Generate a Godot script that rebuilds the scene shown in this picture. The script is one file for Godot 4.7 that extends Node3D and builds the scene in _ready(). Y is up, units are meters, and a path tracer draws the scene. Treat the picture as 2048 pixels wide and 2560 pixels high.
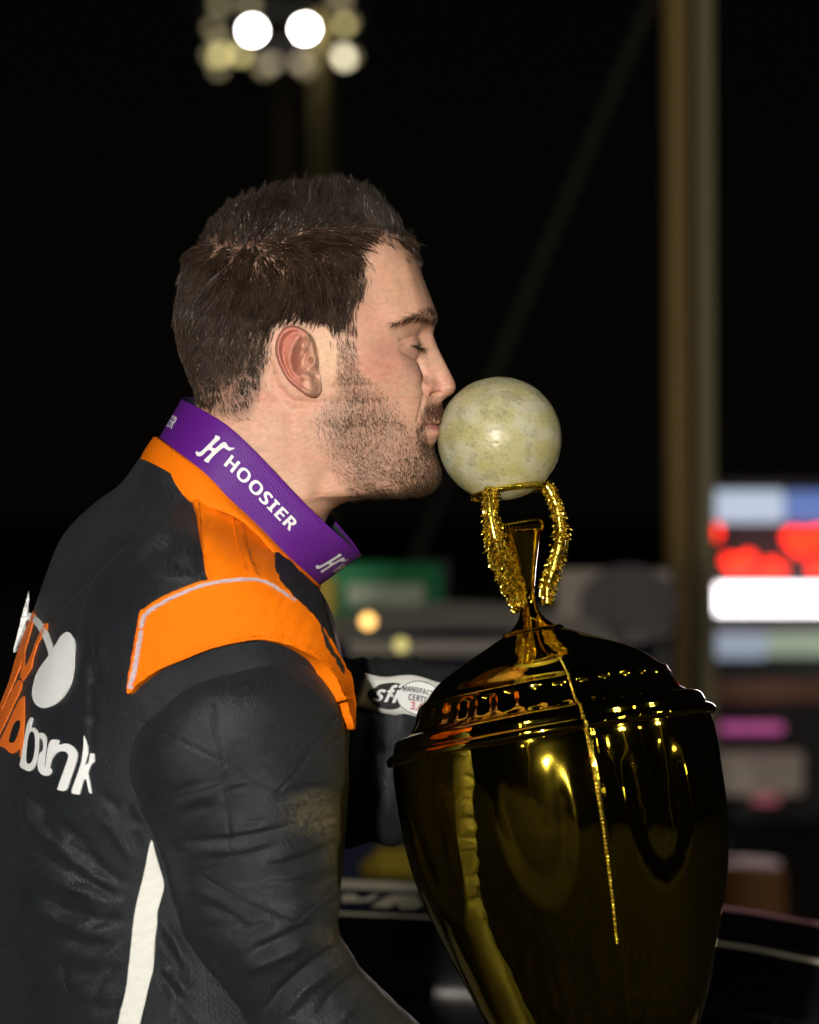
extends Node3D
# Night portrait at a speedway: a driver in a black and orange suit kisses the globe on top of a tall gold trophy.
const S := 3000.0      # picture pixels per metre in the plane of the face (z = 0)
const D := 2.6         # metres from the lens to that plane
const EYE := 1.5       # height of the lens
var rng := RandomNumberGenerator.new()
var noise := FastNoiseLite.new()
var M := {}

func W(px: float, py: float, z := 0.0) -> Vector3:
	var k := (D - z) / D / S
	return Vector3((px - 1024.0) * k, EYE - (py - 1280.0) * k, z)

func to_px(p: Vector3) -> Vector2:
	var k := S * D / (D - p.z)
	return Vector2(1024.0 + p.x * k, 1280.0 - (p.y - EYE) * k)

class MB:
	var v := PackedVector3Array()
	var c := PackedColorArray()
	var uv := PackedVector2Array()
	var n := PackedVector3Array()
	var i := PackedInt32Array()
	func vert(p: Vector3) -> int:
		v.append(p)
		return v.size() - 1
	func tri(a: int, b: int, d: int) -> void:
		i.append(a); i.append(b); i.append(d)
	func quad(a: int, b: int, d: int, e: int) -> void:
		i.append(a); i.append(b); i.append(d)
		i.append(a); i.append(d); i.append(e)
	func grid(first: int, nu: int, nv: int, wrap := false) -> void:
		for r in nv - 1:
			for k in (nu if wrap else nu - 1):
				var k2 := (k + 1) % nu
				quad(first + r * nu + k, first + r * nu + k2, first + (r + 1) * nu + k2, first + (r + 1) * nu + k)
	func flip(from := 0) -> void:
		for t in range(from, i.size(), 3):
			var a := i[t]
			i[t] = i[t + 1]
			i[t + 1] = a
	# turn the triangles from index FROM on outwards, judged from their middle
	func outwards(from := 0) -> void:
		var mid := Vector3.ZERO
		for t in range(from, i.size()):
			mid += v[i[t]]
		mid /= maxf(1.0, i.size() - from)
		var sum := 0.0
		for t in range(from, i.size(), 3):
			var a := v[i[t]]
			var nn := (v[i[t + 2]] - a).cross(v[i[t + 1]] - a)
			sum += nn.dot((a + v[i[t + 1]] + v[i[t + 2]]) / 3.0 - mid)
		if sum < 0.0:
			flip(from)
	func facing(dir: Vector3, from := 0) -> void:
		var sum := 0.0
		for t in range(from, i.size(), 3):
			var a := v[i[t]]
			sum += (v[i[t + 2]] - a).cross(v[i[t + 1]] - a).dot(dir)
		if sum < 0.0:
			flip(from)
	func normals() -> void:
		n.resize(v.size())
		n.fill(Vector3.ZERO)
		for t in range(0, i.size(), 3):
			var a := i[t]
			var b := i[t + 1]
			var d := i[t + 2]
			var nn := (v[d] - v[a]).cross(v[b] - v[a])
			n[a] += nn
			n[b] += nn
			n[d] += nn
		for k in n.size():
			n[k] = n[k].normalized() if n[k].length_squared() > 0.0 else Vector3.UP
	func mesh() -> ArrayMesh:
		if n.size() != v.size():
			normals()
		var a := []
		a.resize(Mesh.ARRAY_MAX)
		a[Mesh.ARRAY_VERTEX] = v
		a[Mesh.ARRAY_NORMAL] = n
		a[Mesh.ARRAY_INDEX] = i
		if c.size() == v.size():
			a[Mesh.ARRAY_COLOR] = c
		if uv.size() == v.size():
			a[Mesh.ARRAY_TEX_UV] = uv
		var m := ArrayMesh.new()
		m.add_surface_from_arrays(Mesh.PRIMITIVE_TRIANGLES, a)
		return m

func put(called: String, b, m: Material, parent: Node = self) -> MeshInstance3D:
	var o := MeshInstance3D.new()
	o.name = called
	o.mesh = b.mesh() if b is MB else b
	o.material_override = m
	parent.add_child(o, true)
	return o

func thing(called: String, label: String, category: String, at := Vector3.ZERO, group := "") -> Node3D:
	var o := Node3D.new()
	o.name = called
	add_child(o, true)
	o.position = at
	tag(o, label, category, group)
	return o

func tag(o: Node, label: String, category: String, group := "") -> void:
	o.set_meta("label", label)
	o.set_meta("category", category)
	if group:
		o.set_meta("group", group)

func lin(r: float, g: float, b: float) -> Color:
	return Color(r, g, b).linear_to_srgb()

func mat(called: String, col: Color, rough: float, metal := 0.0) -> StandardMaterial3D:
	var m := StandardMaterial3D.new()
	m.resource_name = called
	m.albedo_color = col
	m.roughness = rough
	m.metallic = metal
	M[called] = m
	return m

func glow(called: String, col: Color, energy: float) -> StandardMaterial3D:
	var m := mat(called, lin(0.05, 0.05, 0.05), 0.5)
	m.emission_enabled = true
	m.emission = col
	m.emission_energy_multiplier = energy
	return m

func noise_tex(freq: float, normal := false, strength := 4.0, seed_ := 1, octaves := 4) -> NoiseTexture2D:
	var t := NoiseTexture2D.new()
	var f := FastNoiseLite.new()
	f.seed = seed_
	f.frequency = freq
	f.fractal_octaves = octaves
	t.noise = f
	t.width = 512
	t.height = 512
	t.seamless = true
	t.as_normal_map = normal
	t.bump_strength = strength
	return t

# ---- curves -------------------------------------------------------------
func cr(a: Vector3, b: Vector3, c: Vector3, d: Vector3, t: float) -> Vector3:
	var t2 := t * t
	var t3 := t2 * t
	return 0.5 * ((2.0 * b) + (c - a) * t + (2.0 * a - 5.0 * b + 4.0 * c - d) * t2 + (3.0 * b - a - 3.0 * c + d) * t3)

func at_path(p: Array, t: float) -> Vector3:
	var k := clampi(int(floor(t)), 0, p.size() - 2)
	var f := t - k
	var a: Vector3 = p[k - 1] if k > 0 else 2.0 * p[0] - p[1]
	var d: Vector3 = p[k + 2] if k + 2 < p.size() else 2.0 * p[k + 1] - p[k]
	return cr(a, p[k], p[k + 1], d, f)

func seg_d(p: Vector2, a: Vector2, b: Vector2) -> float:
	var ab := b - a
	var t := clampf((p - a).dot(ab) / maxf(ab.length_squared(), 1e-9), 0.0, 1.0)
	return p.distance_to(a + ab * t)

func poly_d(p: Vector2, l: PackedVector2Array, closed := false) -> float:
	var m := 1e9
	for k in (l.size() if closed else l.size() - 1):
		m = minf(m, seg_d(p, l[k], l[(k + 1) % l.size()]))
	return m

func pts(a: Array) -> PackedVector2Array:
	var o := PackedVector2Array()
	for k in range(0, a.size(), 2):
		o.append(Vector2(a[k], a[k + 1]))
	return o

# points read off an enlarged view of the photograph: its corner and its enlargement
func zp(ox: float, oy: float, s: float, a: Array) -> PackedVector2Array:
	var o := PackedVector2Array()
	for k in range(0, a.size(), 2):
		o.append(Vector2(ox + a[k] / s, oy + a[k + 1] / s))
	return o

func smooth_poly(l: PackedVector2Array, closed := true, sub := 4) -> PackedVector2Array:
	var o := PackedVector2Array()
	var n := l.size()
	for k in (n if closed else n - 1):
		var a := l[(k - 1 + n) % n] if closed or k > 0 else l[0]
		var d := l[(k + 2) % n] if closed or k + 2 < n else l[n - 1]
		for q in sub:
			o.append(l[k].cubic_interpolate(l[(k + 1) % n], a, d, float(q) / sub))
	if not closed:
		o.append(l[n - 1])
	return o

# ridges (+) and grooves (-): [millimetres, width, x, y, x, y ...]; width and points in pixels
class Relief:
	var amp := []
	var wid := []
	var line := []
	var box := []
	var run := []
	var taper := false
	func add(rows: Array) -> void:
		for r in rows:
			amp.append(r[0] * 0.001)
			wid.append(float(r[1]))
			var l := PackedVector2Array()
			var bb := Rect2(r[2], r[3], 0, 0)
			var s := PackedFloat32Array([0.0])
			for k in range(2, r.size(), 2):
				l.append(Vector2(r[k], r[k + 1]))
				bb = bb.expand(Vector2(r[k], r[k + 1]))
				if l.size() > 1:
					s.append(s[-1] + l[-1].distance_to(l[-2]))
			line.append(l)
			run.append(s)
			box.append(bb.grow(r[1] * 2.2))
	func at(p: Vector2) -> float:
		var s := 0.0
		for k in amp.size():
			var bb: Rect2 = box[k]
			if not bb.has_point(p):
				continue
			var l: PackedVector2Array = line[k]
			var m := 1e18
			var where := 0.0
			if l.size() == 1:
				m = p.distance_squared_to(l[0])
			for q in l.size() - 1:
				var ab := l[q + 1] - l[q]
				var t := clampf((p - l[q]).dot(ab) / maxf(ab.length_squared(), 1e-9), 0.0, 1.0)
				var d := p.distance_squared_to(l[q] + ab * t)
				if d < m:
					m = d
					where = run[k][q] + t * (run[k][q + 1] - run[k][q])
			var w: float = wid[k]
			var a: float = amp[k] * exp(-m / (w * w))
			if taper and l.size() > 1:
				# a fold runs out towards its ends
				var all: float = run[k][-1]
				a *= smoothstep(0.0, 0.35 * all, minf(where, all - where) + 0.02 * all)
			s += a
		return s

# ---- lettering ----------------------------------------------------------
func letters(text: String, bold := true) -> PackedVector2Array:   # triangles; x from 0 to 1 over the word, y in word widths from the base line
	var f := SystemFont.new()
	f.font_names = PackedStringArray(["Droid Sans"])
	f.font_weight = 700 if bold else 400
	var t := TextMesh.new()
	t.text = text
	t.font = f
	t.font_size = 64
	t.pixel_size = 0.01
	t.depth = 0.0
	t.curve_step = 1.0
	var a: Array = t.surface_get_arrays(0)
	var vv: PackedVector3Array = a[Mesh.ARRAY_VERTEX]
	var ix = a[Mesh.ARRAY_INDEX]
	var o := PackedVector2Array()
	var bb := AABB(vv[0], Vector3.ZERO)
	for p in vv:
		bb = bb.expand(p)
	var n: int = ix.size() if ix != null else vv.size()
	for k in n:
		var p: Vector3 = vv[ix[k]] if ix != null else vv[k]
		o.append(Vector2((p.x - bb.position.x) / bb.size.x, (p.y - bb.position.y) / bb.size.x))
	return o

func box(b: MB, at: Vector3, size: Vector3, bevel := 0.0, basis := Basis.IDENTITY) -> void:
	var from := b.i.size()
	var h := size / 2.0
	var e := minf(bevel, minf(h.x, minf(h.y, h.z)) * 0.9)
	if e <= 0.0:
		e = minf(h.x, minf(h.y, h.z)) * 0.04
	# a box with chamfered edges: three vertices at each corner
	var id := {}
	for sx in [-1, 1]:
		for sy in [-1, 1]:
			for sz in [-1, 1]:
				for ax in 3:
					var p := Vector3(sx * (h.x - e), sy * (h.y - e), sz * (h.z - e))
					p[ax] = [sx * h.x, sy * h.y, sz * h.z][ax]
					id[[sx, sy, sz, ax]] = b.vert(at + basis * p)
	for ax in 3:
		var u := (ax + 1) % 3
		var w := (ax + 2) % 3
		for s in [-1, 1]:
			var q := []
			for k in [[-1, -1], [1, -1], [1, 1], [-1, 1]]:
				var c := [0, 0, 0]
				c[ax] = s; c[u] = k[0]; c[w] = k[1]
				q.append(id[[c[0], c[1], c[2], ax]])
			_face(b, q, at)
		for k in [[-1, -1], [1, -1], [1, 1], [-1, 1]]:
			var q := []
			for s in [-1, 1]:
				var c := [0, 0, 0]
				c[ax] = s; c[u] = k[0]; c[w] = k[1]
				q.append(id[[c[0], c[1], c[2], u]])
				q.append(id[[c[0], c[1], c[2], w]])
			_face(b, [q[0], q[1], q[3], q[2]], at)
	for sx in [-1, 1]:
		for sy in [-1, 1]:
			for sz in [-1, 1]:
				_face(b, [id[[sx, sy, sz, 0]], id[[sx, sy, sz, 1]], id[[sx, sy, sz, 2]]], at)

func _face(b: MB, q: Array, mid: Vector3) -> void:
	var p := []
	for k in q:
		p.append(b.vert(b.v[k]))
	var a := b.v[p[0]]
	var nn := (b.v[p[2]] - a).cross(b.v[p[1]] - a)
	if nn.dot(a - mid) < 0.0:
		p.reverse()
	b.tri(p[0], p[1], p[2])
	if p.size() == 4:
		b.tri(p[0], p[2], p[3])

func tube(b: MB, path: Array, radii: Array, sides := 10, caps := true) -> void:
	var from := b.i.size()
	var first := b.v.size()
	var up := Vector3(0.31, 0.2, 0.93)
	for k in path.size():
		var t: Vector3 = (path[mini(k + 1, path.size() - 1)] - path[maxi(k - 1, 0)]).normalized()
		var x := t.cross(up).normalized()
		var y := t.cross(x)
		for s in sides:
			var a := TAU * s / sides
			b.vert(path[k] + (x * cos(a) + y * sin(a)) * float(radii[k]))
	b.grid(first, sides, path.size(), true)
	if caps:
		for e in [0, path.size() - 1]:
			var mid := b.vert(path[e])
			for s in sides:
				if e == 0:
					b.tri(mid, first + (s + 1) % sides, first + s)
				else:
					b.tri(mid, first + e * sides + s, first + e * sides + (s + 1) % sides)
	b.outwards(from)

func lathe(b: MB, prof: Array, seg: int, tweak = null) -> void:   # prof: [radius, height] from top to bottom about the y axis
	var from := b.i.size()
	var first := b.v.size()
	for p in prof:
		for s in seg:
			var a := TAU * s / seg
			var r: float = p[0]
			if tweak != null:
				r = tweak.call(r, p[1], a)
			b.vert(Vector3(sin(a) * r, p[1], cos(a) * r))
	b.grid(first, seg, prof.size(), true)
	b.outwards(from)

func fine_profile(ctrl: Array, sub: int) -> Array:
	var p := []
	for q in ctrl:
		p.append(Vector3(q[0], q[1], 0))
	var o := []
	for k in p.size() - 1:
		for s in sub:
			var x := at_path(p, k + float(s) / sub)
			o.append([maxf(x.x, 0.0), x.y])
	o.append([p[-1].x, p[-1].y])
	return o

# ---- the head -----------------------------------------------------------
# near half of the head as sections: y in pixels, then (x in pixels, depth in mm[, y shift]) from the front of the face round the side to the back
var HEAD_ROWS := [
	[516, 850, 0, 846, 3, 836, 6, 822, 8, 806, 10, 786, 11, 762, 11, 730, 10, 700, 8, 672, 4, 664, 0],
	[524, 892, 0, 888, 7, 878, 14, 858, 20, 832, 25, 800, 28, 760, 29, 710, 27, 660, 20, 618, 10, 608, 0],
	[545, 948, 0, 945, 10, 932, 20, 908, 31, 870, 40, 820, 46, 760, 48, 690, 44, 630, 33, 580, 16, 568, 0],
	[595, 1008, 0, 1005, 13, 994, 27, 968, 41, 922, 53, 850, 62, 760, 65, 660, 61, 580, 46, 526, 23, 514, 0],
	[645, 1040, 0, 1037, 14, 1026, 30, 1001, 45, 948, 57, 870, 67, 760, 72, 640, 69, 552, 54, 498, 27, 486, 0],
	[700, 1061, 0, 1058, 15, 1047, 31, 1020, 46, 960, 58, 875, 69, 760, 76, 628, 73, 534, 57, 480, 29, 468, 0],
	[745, 1078, 0, 1075, 15, 1063, 31, 1035, 46, 974, 57, 882, 69, 760, 77, 622, 75, 524, 60, 470, 30, 459, 0],
	[775, 1089, 0, 1086, 14, 1073, 31, 1046, 46, 986, 57, 890, 68, 762, 77, 620, 75, 520, 60, 465, 31, 454, 0],
	[797, 1093, 0, 1090, 13, 1076, 28, 1050, 43, 992, 56, 893, 68, 764, 76, 620, 75, 519, 60, 464, 31, 453, 0],
	[815, 1088, 0, 1084, 11, 1066, 23, 1042, 38, 990, 54, 895, 68, 765, 75, 620, 74, 519, 59, 464, 31, 453, 0],
	[832, 1084, 0, 1079, 8, 1057, 17, 1034, 33, 988, 52, 897, 69, 765, 75, 622, 73, 520, 58, 465, 30, 455, 0],
	[848, 1087, 0, 1080, 7, 1054, 16, 1032, 32, 988, 51, 899, 70, 766, 74, 624, 72, 521, 58, 466, 30, 456, 0],
	[866, 1094, 0, 1086, 7, 1053, 17, 1033, 32, 990, 51, 902, 70, 766, 74, 626, 72, 523, 57, 468, 30, 458, 0],
	[886, 1103, 0, 1095, 7, 1051, 17, 1035, 31, 993, 51, 904, 70, 767, 73, 629, 71, 526, 56, 472, 29, 462, 0],
	[908, 1114, 0, 1106, 8, 1055, 17, 1041, 31, 998, 51, 905, 69, 767, 72, 632, 70, 530, 55, 477, 28, 467, 0],
	[932, 1126, 0, 1117, 9, 1062, 17, 1050, 31, 1003, 50, 905, 67, 768, 71, 636, 68, 536, 54, 484, 27, 474, 0],
	[952, 1136, 0, 1126, 11, 1073, 18, 1055, 31, 1006, 48, 903, 65, 768, 70, 640, 67, 541, 53, 490, 26, 480, 0],
	[969, 1139, 0, 1129, 11, 1080, 19, 1057, 31, 1007, 47, 900, 63, 768, 69, 643, 66, 546, 52, 495, 26, 486, 0],
	[984, 1132, 0, 1121, 10, 1082, 18, 1058, 31, 1007, 46, 897, 62, 768, 68, 645, 65, 550, 51, 499, 26, 490, 0],
	[995, 1116, 0, 1107, 8, 1081, 18, 1057, 31, 1006, 45, 894, 61, 768, 67, 646, 64, 552, 51, 501, 25, 492, 0],
	[1006, 1105, 0, 1101, 9, 1080, 20, 1056, 32, 1004, 45, 892, 60, 767, 66, 646, 63, 552, 50, 501, 25, 492, 0],
	[1030, 1106, 0, 1102, 10, 1080, 23, 1052, 33, 1000, 45, 888, 60, 766, 65, 644, 62, 548, 49, 496, 25, 486, 0],
	[1050, 1106, 0, 1101, 11, 1078, 24, 1048, 33, 995, 45, 884, 59, 764, 64, 640, 61, 542, 48, 488, 25, 478, 0],
	[1066, 1098, 0, 1094, 11, 1072, 24, 1044, 33, 990, 45, 880, 58, 760, 63, 634, 60, 534, 47, 480, 25, 470, 0],
	[1086, 1099, 0, 1095, 11, 1074, 24, 1044, 33, 988, 45, 876, 58, 755, 62, 626, 59, 525, 47, 470, 25, 460, 0],
	[1112, 1086, 0, 1082, 12, 1064, 24, 1037, 33, 982, 45, 870, 57, 747, 60, 616, 58, 514, 47, 457, 25, 446, 0],
	[1138, 1087, 0, 1083, 13, 1064, 24, 1034, 34, 976, 45, 863, 55, 738, 58, 606, 57, 502, 47, 444, 25, 432, 0],
	[1165, 1096, 0, 1092, 13, 1070, 25, 1035, 35, 970, 45, 855, 53, 728, 56, 596, 57, 490, 47, 430, 26, 417, 0],
	[1190, 1100, 0, 1095, 13, 1070, 25, 1032, 34, 962, 44, 846, 51, 718, 55, 586, 57, 478, 48, 416, 27, 402, 0],
	[1214, 1090, 0, 1084, 12, 1058, 24, 1018, 33, 948, 42, 836, 49, 710, 55, 576, 57, 466, 48, 402, 28, 388, 0],
	[1230, 1066, 0, 1058, 11, 1032, 22, 992, 30, 926, 40, 826, 48, 705, 55, 570, 58, 458, 49, 394, 29, 380, 0],
	[1239, 1018, 0, 1008, 10, 980, 19, 945, 28, 895, 38, 815, 47, 702, 55, 566, 58, 453, 50, 389, 29, 375, 0],
	[1245, 930, 0, 922, 10, 902, 20, 876, 30, 845, 39, 792, 48, 698, 55, 562, 58, 449, 50, 385, 30, 371, 0],
	[1256, 864, 0, 858, 11, 844, 22, 824, 32, 798, 41, 758, 49, 688, 55, 556, 58, 443, 50, 379, 30, 365, 0],
	[1275, 832, 0, 827, 12, 816, 24, 798, 35, 772, 44, 735, 51, 672, 56, 546, 58, 434, 51, 370, 30, 356, 0],
	[1310, 812, 0, 807, 13, 796, 26, 778, 38, 750, 47, 710, 53, 648, 57, 526, 59, 418, 52, 356, 31, 342, 0],
	[1370, 800, 0, 795, 14, 782, 29, 762, 42, 730, 52, 685, 58, 618, 62, 500, 64, 396, 56, 338, 33, 325, 0],
	[1450, 800, 0, 795, 16, 780, 33, 756, 48, 720, 60, 665, 68, 590, 73, 480, 74, 384, 63, 330, 37, 318, 0],
]
var HU := 0                                # points round the near half
var HV := 0                                # rows
var HP := PackedVector3Array()             # the near half of the skin
var HN := PackedVector3Array()
var face := Relief.new()

func head_surface() -> void:
	var col_sub := [10, 12, 14, 12, 12, 16, 18, 16, 12, 7]
	var rows := []
	for r in HEAD_ROWS:
		var c := []
		for k in range(1, r.size(), 2):
			c.append(W(r[k], r[0], r[k + 1] * 0.001))
		var line := PackedVector3Array()
		for k in 10:
			var a: Vector3 = c[k - 1] if k > 0 else Vector3(c[1].x, c[1].y, -c[1].z)
			var d: Vector3 = c[k + 2] if k + 2 <= 10 else Vector3(c[9].x, c[9].y, -c[9].z)
			for s in col_sub[k]:
				line.append(cr(a, c[k], c[k + 1], d, float(s) / col_sub[k]))
		line.append(c[10])
		rows.append(line)
	HU = rows[0].size()
	var sub := 7
	for k in rows.size() - 1:
		var a: PackedVector3Array = rows[maxi(k - 1, 0)]
		var b: PackedVector3Array = rows[k]
		var c: PackedVector3Array = rows[k + 1]
		var d: PackedVector3Array = rows[mini(k + 2, rows.size() - 1)]
		for s in sub:
			for u in HU:
				HP.append(cr(a[u], b[u], c[u], d[u], float(s) / sub))
	HP.append_array(rows[-1])
	HV = HP.size() / HU
	face.add([
		[1.6, 13, 1080, 792, 1046, 790, 1000, 801],            # brow ridge
		[3.8, 12, 1034, 862], [1.5, 9, 1022, 858],             # the ball of the eye under its lid
		[-1.6, 3.0, 1008, 861, 1022, 863, 1036, 867, 1048, 870],  # line between the closed lids
		[1.0, 3.5, 1012, 868, 1026, 872, 1040, 876],           # lower lid
		[-1.3, 4, 1000, 852, 1018, 846, 1036, 840, 1050, 842], # fold of the upper lid
		[-1.2, 6, 1002, 876, 1020, 888, 1040, 896],            # under the eye
		[-1.0, 7, 1052, 828, 1054, 850],
		[-4.4, 5, 1047, 900, 1053, 918, 1059, 936, 1058, 954, 1060, 970, 1065, 984],  # behind the wing of the nose
		[2.4, 10, 1077, 963, 1074, 973],                       # wing of the nose
		[-1.3, 9, 1092, 942, 1104, 962],
		[1.4, 11, 1124, 968],
		[-6.0, 5.0, 1082, 987, 1098, 984],                     # nostril
		[-1.8, 5, 1059, 992, 1055, 1016, 1049, 1040, 1046, 1054], # fold beside the mouth
		[2.2, 36, 1008, 930], [2.0, 16, 1036, 945], [2.0, 20, 1034, 985],            # cheek
		[-3.2, 3.6, 1070, 1066, 1084, 1065, 1102, 1063],       # between the lips
		[1.7, 8, 1094, 1053], [2.2, 8, 1090, 1082],            # lips
		[-2.0, 10, 1064, 1068],
		[-1.2, 12, 1072, 1114],
		[1.5, 22, 1078, 1176],                                 # chin
		[1.8, 46, 850, 1090], [-1.6, 40, 955, 1050],           # jaw muscle, hollow before it
		[-2.4, 34, 938, 775], [1.8, 24, 890, 882, 985, 898],   # temple, cheekbone
		[1.6, 12, 860, 1176, 930, 1212, 1000, 1228],           # edge of the jaw
		[2.6, 26, 735, 1030, 745, 1130, 765, 1270],            # neck muscle
		[-2.0, 22, 815, 1185, 800, 1240],
		[-0.5, 12, 1000, 655, 1006, 690, 1012, 725, 1024, 770],  # forehead
		[0.5, 16, 1018, 668, 1032, 730],
		[-9.0, 20, 760, 880, 762, 912],                       # hollow under the bowl of the ear
		[-2.2, 9, 672, 905, 690, 965, 730, 1005, 790, 1010],   # behind the ear
	])
	HN.resize(HP.size())
	for pass_ in 2:
		for r in HV:
			for u in HU:
				var at := r * HU + u
				var du := HP[r * HU + mini(u + 1, HU - 1)] - HP[r * HU + maxi(u - 1, 0)]
				var dv := HP[mini(r + 1, HV - 1) * HU + u] - HP[maxi(r - 1, 0) * HU + u]
				var n := dv.cross(du).normalized()
				if u == 0 or u == HU - 1:
					n.z = 0.0
					n = n.normalized()
				HN[at] = n
		if pass_ == 0:
			var mid := HP[(HV / 2) * HU + HU / 2]
			if HN[(HV / 2) * HU + HU / 2].z < 0.0:
				for k in HN.size():
					HN[k] = -HN[k]
			for k in HP.size():
				var p := to_px(HP[k])
				var h := face.at(p)
				if h != 0.0:
					# what lies on the middle line moves only within it
					HP[k] += HN[k] * h * smoothstep(0.0, 0.006, HP[k].z + 0.002)
		elif HN[(HV / 2) * HU + HU / 2].z < 0.0:
			for k in HN.size():
				HN[k] = -HN[k]

var HAIRLINE := PackedVector2Array()
var BEARD := PackedVector2Array()

func g2(p: Vector2, x: float, y: float, sx: float, sy: float) -> float:
	return exp(-pow((p.x - x) / sx, 2.0) - pow((p.y - y) / sy, 2.0))

func skin_color(p: Vector3) -> Color:
	var q := to_px(Vector3(p.x, p.y, absf(p.z)))
	var c := Vector3(0.535, 0.312, 0.222)
	var blot := noise.get_noise_3d(p.x * 900.0, p.y * 900.0, p.z * 900.0)
	var fine := noise.get_noise_3d(p.x * 5200.0, p.y * 5200.0, p.z * 5200.0 + 40.0)
	var mid := noise.get_noise_3d(p.x * 2200.0 + 17.0, p.y * 2200.0, p.z * 2200.0)
	var red := 0.35 * mid + 0.55 * g2(q, 955, 905, 60, 60) + 0.45 * g2(q, 925, 780, 55, 35) + 0.4 * g2(q, 1110, 965, 40, 30) + 0.35 * g2(q, 690, 1000, 70, 50) + 0.25 * blot + 0.12
	c = c.lerp(Vector3(0.52, 0.225, 0.175), clampf(red, 0.0, 0.85))
	c = c.lerp(Vector3(0.60, 0.41, 0.25), 0.6 * g2(q, 815, 890, 40, 70))
	c = c.lerp(Vector3(0.45, 0.25, 0.15), clampf(0.55 * g2(q, 1015, 690, 55, 90), 0.0, 1.0))   # darker, browner forehead
	c *= 1.0 + 0.22 * fine + 0.10 * blot + 0.08 * mid
	var lips := g2(q, 1092, 1066, 22, 13)
	c = c.lerp(Vector3(0.42, 0.16, 0.15), clampf(lips * 1.1, 0.0, 0.9))
	# roots of shaved hair in the skin
	if Geometry2D.is_point_in_polygon(q, BEARD):
		var e := clampf(poly_d(q, BEARD, true) / 60.0, 0.0, 1.0)
		c = c.lerp(Vector3(0.25, 0.17, 0.135), (0.40 + 0.16 * fine) * e)
	if Geometry2D.is_point_in_polygon(q, HAIRLINE):
		var e := clampf(poly_d(q, HAIRLINE, true) / 40.0, 0.0, 1.0)
		c = c.lerp(Vector3(0.14, 0.09, 0.07), (0.62 + 0.2 * fine) * clampf(e * 1.6, 0.0, 1.0))
	return Color(c.x, c.y, c.z)

func add_ear(b: MB, side: float) -> void:
	var outline := smooth_poly(pts([727, 814, 708, 822, 694, 842, 688, 868, 692, 896, 704, 926, 720, 952, 742, 972, 764, 987, 785, 992, 800, 984, 804, 966, 802, 944, 797, 920, 796, 896, 792, 872, 786, 850, 772, 832, 752, 818]), true, 5)
	var relief := Relief.new()
	relief.add([
		[3.2, 8, 748, 838, 730, 868, 724, 900, 732, 930, 750, 946],      # the inner fold
		[1.6, 6, 748, 838, 768, 842],
		[-3.2, 8, 757, 858],
		[-2.6, 5, 712, 850, 706, 880, 712, 910, 726, 938],               # groove inside the rim
		[-2.4, 5, 716, 842, 738, 830, 756, 836],
		[-10.0, 15, 758, 884, 756, 912], [-4.0, 9, 778, 930, 788, 940],  # the bowl
		[3.4, 7, 786, 898, 788, 912],                                    # tragus
		[2.8, 8, 760, 936, 776, 944],
		[-9.0, 5, 777, 901],
		[2.6, 5, 772, 842, 766, 868, 752, 892],                          # foot of the rim
		[2.0, 16, 780, 968],
	])
	var first := b.v.size()
	var from := b.i.size()
	var n := outline.size()
	var mid := Vector2(752, 900)
	var rings := 22
	for r in rings + 4:
		var f := minf(float(r) / rings, 1.0)
		for k in n:
			var q := mid + (outline[k] - mid) * (f if r <= rings else 1.0 - 0.02 * (r - rings) * (r - rings))
			var dd := q.distance_to(outline[k]) if f > 0.6 else poly_d(q, outline, true)
			var z := lerpf(83.0, 73.0, smoothstep(772.0, 803.0, q.x)) + (790.0 - q.x) * 0.11
			var back := smoothstep(800.0, 770.0, q.x)
			z += back * (4.6 * exp(-pow((dd - 9.0) / 7.0, 2.0)) - 2.4 * exp(-pow(dd / 3.5, 2.0)))
			z += relief.at(q) * 1700.0
			if r == rings + 1: z -= 3.0
			if r == rings + 2: z -= 8.0
			if r == rings + 3: z = 60.0
			if r <= rings: z = maxf(z, 67.5)
			var p := W(q.x, q.y, z * 0.001)
			p.z *= side
			b.vert(p)
			var blush := clampf(0.75 * smoothstep(790.0, 740.0, q.x) + 0.25 * noise.get_noise_2d(q.x * 3.0, q.y * 3.0) - 0.35 * g2(q, 757, 862, 18, 22) - 0.6 * g2(q, 765, 905, 20, 30), 0.0, 1.0)
			b.c.append(Color(0.52, 0.30, 0.22).lerp(Color(0.47, 0.155, 0.122), blush))
	b.grid(first, n, rings + 4, true)
	b.outwards(from)

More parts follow.
